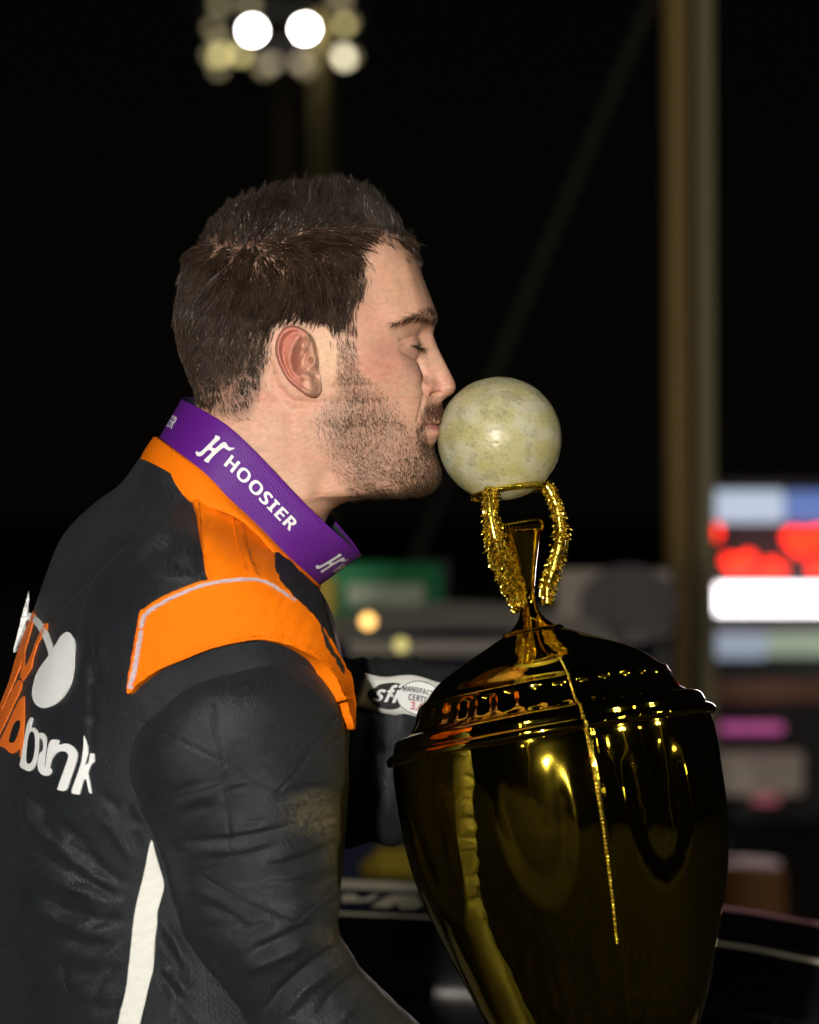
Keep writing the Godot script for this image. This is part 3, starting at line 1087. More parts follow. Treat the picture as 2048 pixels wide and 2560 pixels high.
func build_suit(person: Node3D) -> void:
	var torso_folds := Relief.new()
	torso_folds.taper = true
	torso_folds.add([
		# drapes that run from the armpit across the back
		[-3.40, 11.7, 345, 2225, 250, 2150, 150, 2060, 70, 1990, 20, 1930], [2.98, 13.0, 330, 2235, 230, 2180, 120, 2090, 30, 2020],
		[-3.82, 11.7, 340, 2250, 240, 2215, 120, 2140, 0, 2075], [2.98, 11.7, 335, 2268, 230, 2245, 100, 2185, -10, 2140],
		[-3.40, 10.4, 335, 2300, 240, 2300, 150, 2270, 40, 2200], [2.72, 11.7, 330, 2325, 250, 2330, 150, 2305, 20, 2240],
		[-3.06, 10.4, 330, 2350, 270, 2360, 200, 2360, 100, 2320], [2.55, 11.7, 325, 2385, 250, 2400, 160, 2390],
		[-2.72, 10.4, 322, 2415, 250, 2440, 170, 2440], [2.21, 13.0, 318, 2470, 240, 2490, 120, 2470], [-2.38, 11.7, 310, 2510, 220, 2530],
		[-2.98, 10.4, 395, 2285, 440, 2350, 470, 2420], [2.21, 11.7, 385, 2330, 430, 2410, 470, 2480], [-2.55, 10.4, 385, 2400, 420, 2470, 440, 2540],
		[-2.55, 11.7, 360, 2150, 330, 2080, 280, 2010, 240, 1970], [2.38, 11.7, 345, 2170, 290, 2080, 230, 2030], [-2.98, 10.4, 310, 2000, 330, 2050, 365, 2070], [2.04, 11.7, 260, 2000, 300, 2060, 340, 2090],
		[-2.21, 10.4, 90, 1990, 110, 2060, 160, 2120], [2.04, 11.7, 60, 1960, 70, 2060, 130, 2140],
		# upper back
		[-1.70, 11.7, 232, 1640, 236, 1700, 250, 1720], [-1.87, 10.4, 215, 1790, 235, 1800, 250, 1790], [1.36, 15.6, 250, 1570, 245, 1690],
		[-1.87, 18.2, 470, 1260, 440, 1330, 400, 1400], [1.53, 20.8, 430, 1300, 360, 1360, 310, 1400], [-1.70, 18.2, 380, 1340, 430, 1390, 480, 1440], [1.70, 18.2, 330, 1420, 420, 1450, 500, 1450],
		[-1.53, 18.2, 500, 1360, 505, 1420, 520, 1450], [-1.36, 13.0, 400, 1240, 370, 1290, 330, 1330],
		# seam of the side panel, pocket edge low on the back
		[-1.36, 5.2, 225, 1520, 232, 1700, 230, 1850, 228, 1960], [-1.19, 5.2, 0, 2360, 90, 2370, 150, 2420, 170, 2490, 300, 2500],
	])
	var arm_folds := Relief.new()
	arm_folds.taper = true
	var quilt := Relief.new()
	for l in ARM_QUILT:
		quilt.add([[-1.1, 3.6] + l])
	for l in BACK_QUILT:
		quilt.add([[-1.1, 3.6] + l])
	arm_folds.add([
		[2.2, 6, 340, 1850, 372, 1770, 446, 1701, 516, 1664, 575, 1640, 627, 1628, 690, 1636, 735, 1656, 804, 1700, 845, 1770],   # the piped seam below the shoulder
		[-2.2, 6, 345, 1874, 385, 1785, 452, 1722, 520, 1686, 580, 1662, 627, 1650, 690, 1658, 732, 1676, 792, 1718, 832, 1780],
		[-2.88, 11.6, 350, 1995, 410, 1988, 500, 1960, 590, 1928], [2.45, 14.5, 352, 2022, 420, 2012, 520, 1985, 610, 1955],
		[-2.59, 11.6, 365, 2050, 450, 2030, 550, 2010], [-2.45, 10.2, 555, 1990, 570, 1978, 640, 1965],
		[-3.02, 10.2, 370, 2098, 470, 2104, 580, 2100, 690, 2078, 770, 2050], [2.45, 13.0, 380, 2128, 480, 2130, 600, 2122, 720, 2090],
		[-2.30, 10.2, 690, 1985, 770, 1972, 860, 1960], [2.02, 11.6, 690, 2010, 780, 1995, 850, 1985], [-2.16, 8.7, 810, 1870, 845, 1850, 866, 1840], [1.80, 10.2, 815, 1905, 850, 1890],
		[-2.88, 11.6, 640, 2170, 720, 2160, 800, 2130, 850, 2105], [2.30, 13.0, 650, 2195, 730, 2190, 850, 2150], [-2.16, 10.2, 770, 2060, 810, 2055, 850, 2035],
		[-2.30, 11.6, 740, 2230, 800, 2210, 850, 2180], [2.02, 13.0, 700, 2250, 790, 2260, 845, 2240], [-1.87, 11.6, 600, 2250, 660, 2260, 730, 2290],
		[-2.59, 13.0, 600, 2390, 680, 2360, 760, 2320, 835, 2280], [2.45, 15.9, 590, 2430, 700, 2390, 800, 2340],
		[-3.60, 13.0, 650, 2545, 700, 2480, 770, 2420, 840, 2370, 880, 2340], [3.24, 18.8, 680, 2560, 760, 2470, 850, 2410, 900, 2390],
		[-2.88, 13.0, 780, 2560, 830, 2490, 890, 2440, 930, 2430], [2.30, 17.4, 830, 2570, 890, 2500, 950, 2460], [-2.16, 13.0, 560, 2330, 640, 2320, 700, 2300],
		[-1.87, 13.0, 480, 2250, 560, 2280, 640, 2330], [1.58, 17.4, 430, 2200, 520, 2240, 620, 2290], [-1.73, 11.6, 455, 2350, 540, 2400, 600, 2470],
		[1.15, 58.0, 640, 1850], [-1.30, 43.5, 520, 1800],
	])
	# finer gathers
	var fold_rng := RandomNumberGenerator.new()
	fold_rng.seed = 11
	for k in 22:
		var a := deg_to_rad(lerpf(128.0, 232.0, fold_rng.randf()))
		var from := Vector2(345, 2235 + fold_rng.randf_range(-40, 190) * float(k % 3 > 0)) + Vector2.from_angle(a) * fold_rng.randf_range(8, 60)
		var n := fold_rng.randf_range(140, 300)
		var bend := fold_rng.randf_range(-0.35, 0.2)
		var m := from + Vector2.from_angle(a) * n * 0.5
		var e := m + Vector2.from_angle(a + bend) * n * 0.5
		var amp := fold_rng.randf_range(0.8, 2.0) * (1.0 if k % 2 else -1.2)
		torso_folds.add([[amp, fold_rng.randf_range(6.0, 10.0), from.x, from.y, m.x, m.y, e.x, e.y]])
	for k in 16:
		var y := fold_rng.randf_range(2260, 2560)
		var x := fold_rng.randf_range(390, 420)
		torso_folds.add([[fold_rng.randf_range(1.5, 3.2) * (1.0 if k % 2 else -1.3), fold_rng.randf_range(4, 7), x, y, x + 40, y + fold_rng.randf_range(10, 50), x + fold_rng.randf_range(60, 110), y + fold_rng.randf_range(40, 110)]])
	for k in 22:
		var y := fold_rng.randf_range(1940, 2380)
		var left := lerpf(345.0, 450.0, (y - 1940.0) / 440.0)
		var x := left + 20.0 + pow(fold_rng.randf(), 1.3) * 440.0
		var n := fold_rng.randf_range(80, 200)
		var rise := fold_rng.randf_range(-0.35, 0.05)
		arm_folds.add([[fold_rng.randf_range(0.5, 1.2) * (1.0 if k % 2 else -1.3), fold_rng.randf_range(5.0, 10.0), x, y, x + n * 0.5, y + n * 0.5 * rise, x + n, y + n * rise + fold_rng.randf_range(-10, 10)]])
	# trunk: back and front of each section as seen in profile, then its half breadth; the man is turned a little away
	var rows := [[352, 1140, 762, 1440, 0.078], [308, 1196, 796, 1490, 0.100], [232, 1240, 818, 1548, 0.150], [152, 1318, 838, 1628, 0.180], [98, 1450, 852, 1730, 0.190], [55, 1585, 858, 1840, 0.188],
		[12, 1725, 858, 1960, 0.184], [-28, 1880, 850, 2080, 0.180], [-58, 2050, 836, 2220, 0.180], [-74, 2250, 812, 2390, 0.190], [-78, 2480, 795, 2580, 0.190], [-72, 2720, 785, 2790, 0.195], [-60, 3000, 775, 3040, 0.200]]
	var yaw := deg_to_rad(24.0)
	var ctrl := []
	for r in rows:
		var bk := W(r[0], r[1])
		var fr := W(r[2], r[3])
		var ext := bk.distance_to(fr) / 2.0
		var a: float = r[4]
		var dep := sqrt(maxf(0.0004, ext * ext - pow(a * sin(yaw), 2.0))) / cos(yaw)
		var f := (fr - bk).normalized()
		var fwd := Vector3(f.x * cos(yaw), f.y * cos(yaw), -sin(yaw))
		var side := Vector3(f.x * sin(yaw), f.y * sin(yaw) * 0.4, cos(yaw)).normalized()
		ctrl.append([(bk + fr) / 2.0, fwd * dep, side * a])
	trunk = ctrl
	var b := MB.new()
	var nu := 320
	var sub := 19
	for k in ctrl.size() - 1:
		for s in (sub if k < ctrl.size() - 2 else sub + 1):
			var t := float(s) / sub
			var g := []
			for j in 3:
				g.append(cr(ctrl[maxi(k - 1, 0)][j], ctrl[k][j], ctrl[k + 1][j], ctrl[mini(k + 2, ctrl.size() - 1)][j], t))
			for u in nu:
				var a := TAU * u / nu
				var ca := cos(a)
				var sa := sin(a)
				# fuller than an ellipse across the back and the chest
				var e := 0.88
				b.vert(g[0] + g[1] * signf(ca) * pow(absf(ca), e) + g[2] * signf(sa) * pow(absf(sa), e))
	b.grid(0, nu, b.v.size() / nu, true)
	b.outwards()
	b.normals()
	for k in b.v.size():
		var q := to_px(b.v[k])
		var h := 1.15 * torso_folds.at(q) + quilt.at(q) if b.n[k].z > -0.1 else 0.0
		h += 0.0022 * noise.get_noise_3d(b.v[k].x * 90.0, b.v[k].y * 130.0, b.v[k].z * 90.0) + 0.0007 * noise.get_noise_3d(b.v[k].x * 420.0, b.v[k].y * 520.0, b.v[k].z * 420.0)
		b.v[k] += b.n[k] * h
		b.c.append(suit_color(q, b.v[k], false))
	b.n.clear()
	var suit := put("suit", b, M.suit, person)
	suit.set_meta("label", "black quilted racing suit with orange collar and shoulder panels")
	zb_add(b)
	var zt := zb_smooth(2, 6)
	# near sleeve: its two edges as seen
	var edges := [[612, 1632, 640, 1630], [500, 1672, 750, 1660], [395, 1738, 822, 1722], [335, 1832, 858, 1810], [318, 1925, 867, 1905], [338, 2012, 853, 1990], [373, 2102, 850, 2075], [395, 2182, 842, 2160], [412, 2252, 850, 2246],
		[436, 2335, 846, 2322], [470, 2412, 878, 2380], [508, 2485, 915, 2432], [565, 2580, 985, 2500], [680, 2700, 1075, 2590], [850, 2800, 1190, 2690], [1010, 2900, 1310, 2800], [1120, 2960, 1390, 2880]]
	var ring := []
	for k in edges.size():
		var e: Array = edges[k]
		var zc := 0.146 if k < 10 else 0.146 - 0.013 * (k - 9)
		var l := W(e[0], e[1], zc)
		var r := W(e[2], e[3], zc)
		ring.append([(l + r) / 2.0, (r - l) / 2.0, Vector3(0, 0, l.distance_to(r) * 0.5 * lerpf(0.80, 0.96, clampf(k / 5.0, 0, 1)))])
	var sl := MB.new()
	for k in ring.size() - 1:
		for s in (18 if k < ring.size() - 2 else 19):
			var t := s / 18.0
			var g := []
			for j in 3:
				g.append(cr(ring[maxi(k - 1, 0)][j], ring[k][j], ring[k + 1][j], ring[mini(k + 2, ring.size() - 1)][j], t))
			for u in nu:
				var a := TAU * u / nu
				sl.vert(g[0] + g[1] * cos(a) + g[2] * sin(a))
	sl.grid(0, nu, sl.v.size() / nu, true)
	sl.outwards()
	sl.normals()
	for k in sl.v.size():
		var q := to_px(sl.v[k])
		var h := arm_folds.at(q) + quilt.at(q) if sl.n[k].z > -0.1 else 0.0
		h += 0.0024 * noise.get_noise_3d(sl.v[k].x * 80.0, sl.v[k].y * 170.0, sl.v[k].z * 80.0) + 0.0007 * noise.get_noise_3d(sl.v[k].x * 400.0, sl.v[k].y * 620.0, sl.v[k].z * 400.0)
		sl.v[k] += sl.n[k] * h
		sl.c.append(suit_color(q, sl.v[k], true))
	sl.n.clear()
	var sleeve := put("sleeve", sl, M.suit, person)
	sleeve.set_meta("label", "black sleeve with khaki dust stain above the elbow")
	zb_add(sl)
	var zs := zb_smooth(1, 4)
	var z_yoke := zb_smooth(26, 10)
	# orange shoulder panel over the top of the sleeve
	var cap := smooth_poly(pts([328, 1722, 342, 1646, 361, 1540, 372, 1526, 415, 1496, 467, 1472, 526, 1458, 596, 1452, 641, 1456, 679, 1475, 728, 1510, 780, 1562, 815, 1615, 840, 1660, 857, 1690, 866, 1726, 869, 1785, 863, 1826,
		855, 1800, 843, 1752, 815, 1693, 770, 1641, 717, 1609, 665, 1594, 623, 1592, 543, 1608, 474, 1635, 404, 1670, 359, 1706, 335, 1735]), true, 3)
	var panel := patch("shoulder_panel", cap, z_yoke, 0.0085, M.orange, person, 11.0)
	var pipe := ribbon(pts([337, 1724, 352, 1664, 365, 1590, 373, 1548, 410, 1516, 467, 1486, 526, 1468, 596, 1462, 640, 1465, 676, 1482, 724, 1513]), 12.0, 4.0)
	patch("piping", pipe, z_yoke, 0.0098, M.reflective, panel, 7.0)
	var roll := ribbon(pts([345, 1716, 404, 1672, 474, 1640, 543, 1613, 623, 1597, 665, 1599, 717, 1614, 770, 1646, 812, 1696, 840, 1755]), 9.0, 7.0)
	patch("edge_binding", roll, z_yoke, 0.0105, M.orange, panel, 7.0)
	patch("embroidery", pts([784, 1572, 792, 1590, 800, 1610, 812, 1630, 826, 1648, 834, 1668, 838, 1686, 828, 1672, 818, 1650, 806, 1632, 796, 1618, 790, 1600]), z_yoke, 0.0098, M.badge_dark, panel, 7.0)
	# orange yoke between collar and shoulder panel, its two darker seams
	var yoke := patch("yoke_panel", smooth_poly(pts([488, 1255, 492, 1290, 496, 1330, 508, 1390, 527, 1462, 600, 1466, 660, 1470, 722, 1502, 700, 1466, 684, 1438, 678, 1410, 682, 1382, 646, 1336, 592, 1288]), true, 3), z_yoke, 0.0055, M.orange, person, 12.0)
	patch("seam_binding", ribbon(pts([578, 1290, 584, 1330, 596, 1380, 612, 1420, 626, 1456]), 15.0, 13.0), z_yoke, 0.0072, M.orange, yoke, 8.0)
	patch("collar_facing", smooth_poly(pts([684, 1384, 678, 1420, 690, 1455, 724, 1508, 768, 1556, 806, 1610, 812, 1590, 800, 1540, 786, 1490, 740, 1440]), true, 3), z_yoke, 0.0060, M.suit_plain, person, 12.0)
	# thread
	var th := MB.new()
	for l in [pts([494, 1270, 498, 1330, 510, 1390, 530, 1455]), pts([572, 1292, 578, 1332, 590, 1382, 606, 1422, 618, 1456]), pts([592, 1292, 600, 1334, 610, 1380, 624, 1420, 640, 1452])]:
		stitches(th, l, z_yoke, 0.0084, 9.0, 6.5, 1.5)
	for l in [pts([352, 1698, 404, 1660, 474, 1626, 543, 1598, 623, 1582, 665, 1584, 717, 1599, 770, 1630, 818, 1684])]:
		stitches(th, l, z_yoke, 0.0098, 9.0, 6.5, 1.5)
	th.facing(Vector3(0, 0, 1))
	put("stitching", th, M.orange_dark, panel).set_meta("kind", "stuff")
	var q1 := MB.new()
	for l in ARM_QUILT:
		stitches(q1, pts(l), zs, 0.0009, 8.5, 6.5, 1.5)
	q1.facing(Vector3(0, 0, 1))
	put("quilting", q1, M.thread, sleeve).set_meta("kind", "stuff")
	var q2 := MB.new()
	for l in BACK_QUILT:
		stitches(q2, pts(l), zt, 0.0009, 8.5, 6.5, 1.5)
	q2.facing(Vector3(0, 0, 1))
	put("quilting", q2, M.thread, suit).set_meta("kind", "stuff")
	# white stripe below the armpit
	var stripe := smooth_poly(pts([379, 2100, 390, 2135, 400, 2170, 410, 2212, 402, 2250, 394, 2282, 390, 2341, 385, 2411, 371, 2476, 352, 2557, 335, 2640, 285, 2640, 297, 2562, 317, 2476, 325, 2411, 331, 2347, 336, 2304, 344, 2255, 356, 2205, 366, 2160]), true, 3)
	patch("side_stripe", stripe, zt, 0.0032, M.white_cloth, suit, 9.0)
	# the sponsor's mark printed on the back
	var z := func(a: Array): return zp(0, 1400, 3.08, a)
	var logo := [
		["drop_mark", M.white_print, true, [530, 558, 566, 590, 584, 650, 580, 760, 575, 850, 550, 960, 490, 1060, 420, 1120, 340, 1142, 284, 1112, 258, 1050, 264, 970, 300, 860, 390, 730, 440, 650, 480, 586]],
		["arc_mark", M.white_print, true, [196, 430, 250, 418, 310, 458, 360, 530, 398, 620, 414, 690, 388, 736, 374, 690, 340, 600, 290, 512, 240, 466, 192, 470]],
		["streak_mark", M.white_print, false, [222, 244, 228, 260, 216, 400, 190, 520, 122, 690, 104, 700, 130, 600, 172, 420]],
		["stroke_mark", M.orange_print, false, [262, 396, 278, 420, 240, 560, 160, 830, 96, 990, 22, 1150, 0, 1190, -20, 1200, 20, 1090, 80, 940, 130, 760, 190, 580]],
		["stroke_mark", M.orange_print, false, [352, 492, 374, 490, 370, 540, 330, 590, 296, 650, 262, 760, 250, 830, 186, 934, 164, 900, 180, 870, 220, 800, 250, 730, 290, 620]],
		["stroke_mark", M.orange_print, false, [186, 720, 198, 720, 194, 830, 184, 896, 168, 890, 176, 790]],
		["letter", M.orange_print, true, [145, 938, 168, 930, 174, 970, 110, 1120, 0, 1350, -60, 1430, -80, 1380, 30, 1160, 90, 1040]],
		["letter", M.orange_print, true, [164, 1074, 176, 1090, 182, 1200, 172, 1330, 165, 1420, 132, 1480, 95, 1490, 62, 1464, 30, 1442, 2, 1436, 4, 1408, 60, 1290, 110, 1180]],
		["letter_counter", M.suit_plain, true, [158, 1236, 166, 1280, 132, 1388, 98, 1410, 84, 1384, 120, 1270]],
		["edge_streak", M.orange_print, false, [182, 1056, 194, 1052, 194, 1230, 176, 1510, 160, 1520, 172, 1380, 186, 1200]],
		["letter", M.white_print, true, [246, 1214, 256, 1228, 244, 1290, 276, 1296, 302, 1340, 302, 1440, 292, 1520, 268, 1602, 234, 1626, 200, 1616, 164, 1588, 172, 1530, 210, 1310, 226, 1250]],
		["letter_counter", M.suit_plain, true, [246, 1330, 274, 1340, 280, 1440, 262, 1540, 232, 1570, 216, 1540, 226, 1400]],
		["letter", M.white_print, true, [304, 1342, 340, 1334, 362, 1370, 360, 1440, 350, 1540, 356, 1596, 396, 1606, 402, 1640, 370, 1662, 330, 1650, 302, 1610, 300, 1540, 316, 1490, 340, 1462, 340, 1400, 320, 1372]],
		["letter", M.white_print, true, [400, 1390, 460, 1390, 458, 1424, 520, 1414, 572, 1440, 602, 1490, 592, 1560, 550, 1680, 516, 1772, 458, 1770, 454, 1750, 500, 1620, 534, 1520, 526, 1488, 498, 1474, 450, 1482, 404, 1540, 378, 1640, 362, 1610, 372, 1480]],
		["letter", M.white_print, false, [652, 1354, 668, 1390, 684, 1440, 684, 1490, 660, 1580, 688, 1562, 702, 1492, 730, 1490, 736, 1550, 706, 1580, 684, 1640, 700, 1720, 712, 1800, 692, 1792, 672, 1690, 652, 1690, 618, 1806, 560, 1800, 560, 1770, 600, 1660, 634, 1560, 650, 1440]],
	]
	for l in logo:
		var o: PackedVector2Array = z.call(l[3])
		if l[2]:
			o = smooth_poly(o, true, 4)
		patch(l[0], o, zt, 0.0018 if l[0] == "letter_counter" else 0.0014, l[1], suit, 5.0)

	chest_print("drop_mark", smooth_poly(pts([-20, 3.9, -26, 4.1, -30, 4.5, -28, 4.8, -22, 4.9, -15, 4.7, -12, 4.4, -14, 4.1]), true, 4), M.white_print, suit)
	chest_print("letter", smooth_poly(pts([-44, 4.9, -32, 5.0, -30, 5.2, -34, 5.5, -44, 5.45, -50, 5.2]), true, 3), M.orange_print, suit)
	chest_print("letter", smooth_poly(pts([-25, 5.05, -15, 5.1, -11, 5.35, -17, 5.6, -25, 5.55]), true, 3), M.orange_print, suit)
	chest_print("chest_panel", pts([-64, 3.0, -40, 3.05, -14, 3.1, -8, 3.3, -10, 3.6, -35, 3.5, -60, 3.45]), M.orange, suit)
	# far sleeve, raised behind the trophy
	var fs := MB.new()
	var axis := [Vector3(-0.115, EYE - 0.205, -0.17), Vector3(-0.050, EYE - 0.215, -0.19), Vector3(0.02, EYE - 0.218, -0.200), Vector3(0.09, EYE - 0.235, -0.198), Vector3(0.14, EYE - 0.275, -0.180), Vector3(0.175, EYE - 0.330, -0.150), Vector3(0.18, EYE - 0.40, -0.12), Vector3(0.15, EYE - 0.47, -0.085)]
	var rad := [0.085, 0.084, 0.080, 0.077, 0.072, 0.064, 0.056, 0.048]
	var path := []
	var rr := []
	for k in 8 * 12 - 11:
		var t := k / 12.0
		var p := at_path(axis, t)
		path.append(p)
		var r0 := lerpf(rad[mini(int(t), 7)], rad[mini(int(t) + 1, 7)], t - int(t))
		rr.append(r0 + 0.0022 * sin(k * 1.15) + 0.0015 * sin(k * 0.7 + 1.0))
	tube(fs, path, rr, 60, true)
	fs.normals()
	for k in fs.v.size():
		var p := fs.v[k]
		# gathers along the top seam of the sleeve
		var top := smoothstep(0.55, 0.95, fs.n[k].y)
		fs.v[k] += fs.n[k] * (top * 0.006 * maxf(0.0, sin(p.x * 165.0 + 0.6) + 0.3 * sin(p.x * 390.0)) + 0.0020 * noise.get_noise_3d(p.x * 110.0, p.y * 110.0, p.z * 110.0))
		fs.c.append(suit_color(to_px(p), p, false))
	fs.n.clear()
	var far_sleeve := put("sleeve", fs, M.suit, person)
	# its certification label: a woven white strip
	zb_label(far_sleeve)
	# trousers and shoes, below the picture
	for s in [1.0, -1.0]:
		var lg := MB.new()
		var hip := W(350, 2960) + Vector3(0.03 * s, 0, 0.09 * s)
		tube(lg, [hip, hip + Vector3(0.02, -0.1, 0), Vector3(hip.x + 0.03, 0.5, hip.z), Vector3(hip.x + 0.0, 0.28, hip.z), Vector3(hip.x - 0.02, 0.07, hip.z)], [0.105, 0.10, 0.078, 0.068, 0.06], 24, true)
		put("trouser_leg", lg, M.suit_plain, person)
		var sh := MB.new()
		tube(sh, [Vector3(hip.x - 0.08, 0.05, hip.z), Vector3(hip.x - 0.05, 0.052, hip.z), Vector3(hip.x + 0.03, 0.05, hip.z), Vector3(hip.x + 0.12, 0.040, hip.z), Vector3(hip.x + 0.18, 0.030, hip.z), Vector3(hip.x + 0.20, 0.028, hip.z)], [0.02, 0.046, 0.05, 0.04, 0.028, 0.01], 18, true)
		put("shoe", sh, M.suit_plain, person)

func zb_label(parent: Node) -> void:
	# corners of the label: along the sleeve and down; it bends with the sleeve
	var at := func(u: float, v: float) -> Vector3:
		var top := Vector2(912, 1682).lerp(Vector2(1140, 1706), u) + Vector2(0, 6.0 * sin(u * 9.0))
		var low := Vector2(884, 1766).lerp(Vector2(1140, 1800), u) + Vector2(0, 10.0 * sin(u * 3.0))
		var q := top.lerp(low, v)
		return W(q.x, q.y, -0.108 + 0.003 * sin(v * PI) - 0.03 * u)
	var sheet := func(called: String, o: PackedVector2Array, high: float, m: Material, up: Node):
		var b := MB.new()
		var tr := Geometry2D.triangulate_polygon(o)
		for p in o:
			var a: Vector3 = at.call(p.x, p.y)
			b.vert(a + Vector3(0, 0, high))
		for k in range(0, tr.size(), 3):
			b.tri(tr[k], tr[k + 1], tr[k + 2])
		b.facing(Vector3(0, 0, 1))
		put(called, b, m, up)
	# base strip, as a fine grid with a folded edge
	var b := MB.new()
	for r in 13:
		for k in 41:
			var p: Vector3 = at.call(k / 40.0, r / 12.0)
			b.vert(p + Vector3(0, 0, -0.004 if r == 0 or r == 12 or k == 0 else 0.0))
	b.grid(0, 41, 13)
	b.facing(Vector3(0, 0, 1))
	var lab := put("certification_label", b, M.white_cloth, parent)
	var o := PackedVector2Array()
	for k in 40:
		var a := TAU * k / 40
		var x := 0.30 + 0.21 * cos(a)
		o.append(Vector2(x if cos(a) < 0 else minf(x, 0.44), 0.52 + 0.36 * sin(a) * (0.75 if cos(a) < -0.6 else 1.0)))
	sheet.call("emblem", o, 0.0012, M.badge_dark, lab)
	for ring in [[0.275, 0.42, 0.0018, M.badge_dark, "oval_outline"], [0.268, 0.40, 0.0024, M.white_print, "oval"]]:
		o = PackedVector2Array()
		for k in 48:
			var a := TAU * k / 48
			o.append(Vector2(0.665 + ring[0] * cos(a), 0.50 + ring[1] * sin(a)))
		sheet.call(ring[4], o, ring[2], ring[3], lab)
	for w in [["sfi", 0.155, 0.70, 0.23, 0.20, M.white_print], ["MANUFACTURER", 0.44, 0.38, 0.47, 0.5, M.badge_dark], ["CERTIFIED", 0.51, 0.58, 0.33, 0.55, M.badge_dark], ["3.4/5", 0.545, 0.80, 0.20, 0.55, M.red_print]]:
		var t := letters(w[0])
		var lb := MB.new()
		for p in t:
			var k: float = w[3]
			var y: float = p.y * k / 0.34 * (1.0 if w[0] != "sfi" else 0.95)
			var a: Vector3 = at.call(w[1] + p.x * k + (y * 0.10 if w[0] == "sfi" else 0.0), w[2] - y)
			lb.vert(a + Vector3(0, 0, 0.0031))
		for k in t.size():
			lb.i.append(k)
		lb.facing(Vector3(0, 0, 1))
		put("lettering", lb, w[5], lab)

# ---- collar and neck strap ---------------------------------------------
func along(l: PackedVector2Array, t: float) -> Vector2:
	var total := 0.0
	for k in l.size() - 1:
		total += l[k].distance_to(l[k + 1])
	var d := t * total
	for k in l.size() - 1:
		var s := l[k].distance_to(l[k + 1])
		if d <= s or k == l.size() - 2:
			return l[k].lerp(l[k + 1], d / s)
		d -= s
	return l[-1]

var strap_low: PackedVector2Array
var strap_top: PackedVector2Array

func strap(a: float, v: float, low: PackedVector2Array, top: PackedVector2Array, zr: float, far: Vector2) -> Vector3:   # a: angle from the nape over the near side to the throat and back
	var t := (1.0 - cos(a)) / 2.0
	var z := zr * sin(a)
	var q := along(low, t).lerp(along(top, t), v)
	if z >= 0.0:
		return W(q.x, q.y, z * lerpf(1.04, 0.94, v))
	var p := W(q.x, q.y, -z)
	return Vector3(p.x + far.x / S * (-z / zr), p.y + far.y / S * (-z / zr), z)

func ring_band(b: MB, low: PackedVector2Array, top: PackedVector2Array, zr: float, far: Vector2, thick: float, from_v := 0.0, bulge := 0.0) -> void:
	var n := 144
	var vs := 10
	var first := b.v.size()
	var from := b.i.size()
	var mid := (strap(PI / 2, 0.5, low, top, 0.0001, far))
	for ring in 2 * vs + 2:
		var v := float(ring) / vs if ring <= vs else 1.0 - float(ring - vs - 1) / vs
		var inside := ring > vs
		for k in n:
			var a := TAU * k / n
			var p := strap(a, v, low, top, zr, far)
			var out := Vector3(p.x - mid.x, 0, p.z).normalized()
			p += out * (bulge * sin(v * PI))
			if inside:
				p -= out * thick
			b.vert(p)
	b.grid(first, n, 2 * vs + 2, true)
	for k in n:
		var k2 := (k + 1) % n
		b.quad(first + (2 * vs + 1) * n + k, first + (2 * vs + 1) * n + k2, first + k2, first + k)
	var sum := 0.0
	for t in range(from, from + 6 * n * vs, 3):
		var p := b.v[b.i[t]]
		sum += (b.v[b.i[t + 2]] - p).cross(b.v[b.i[t + 1]] - p).dot(p - mid)
	if sum < 0.0:
		b.flip(from)

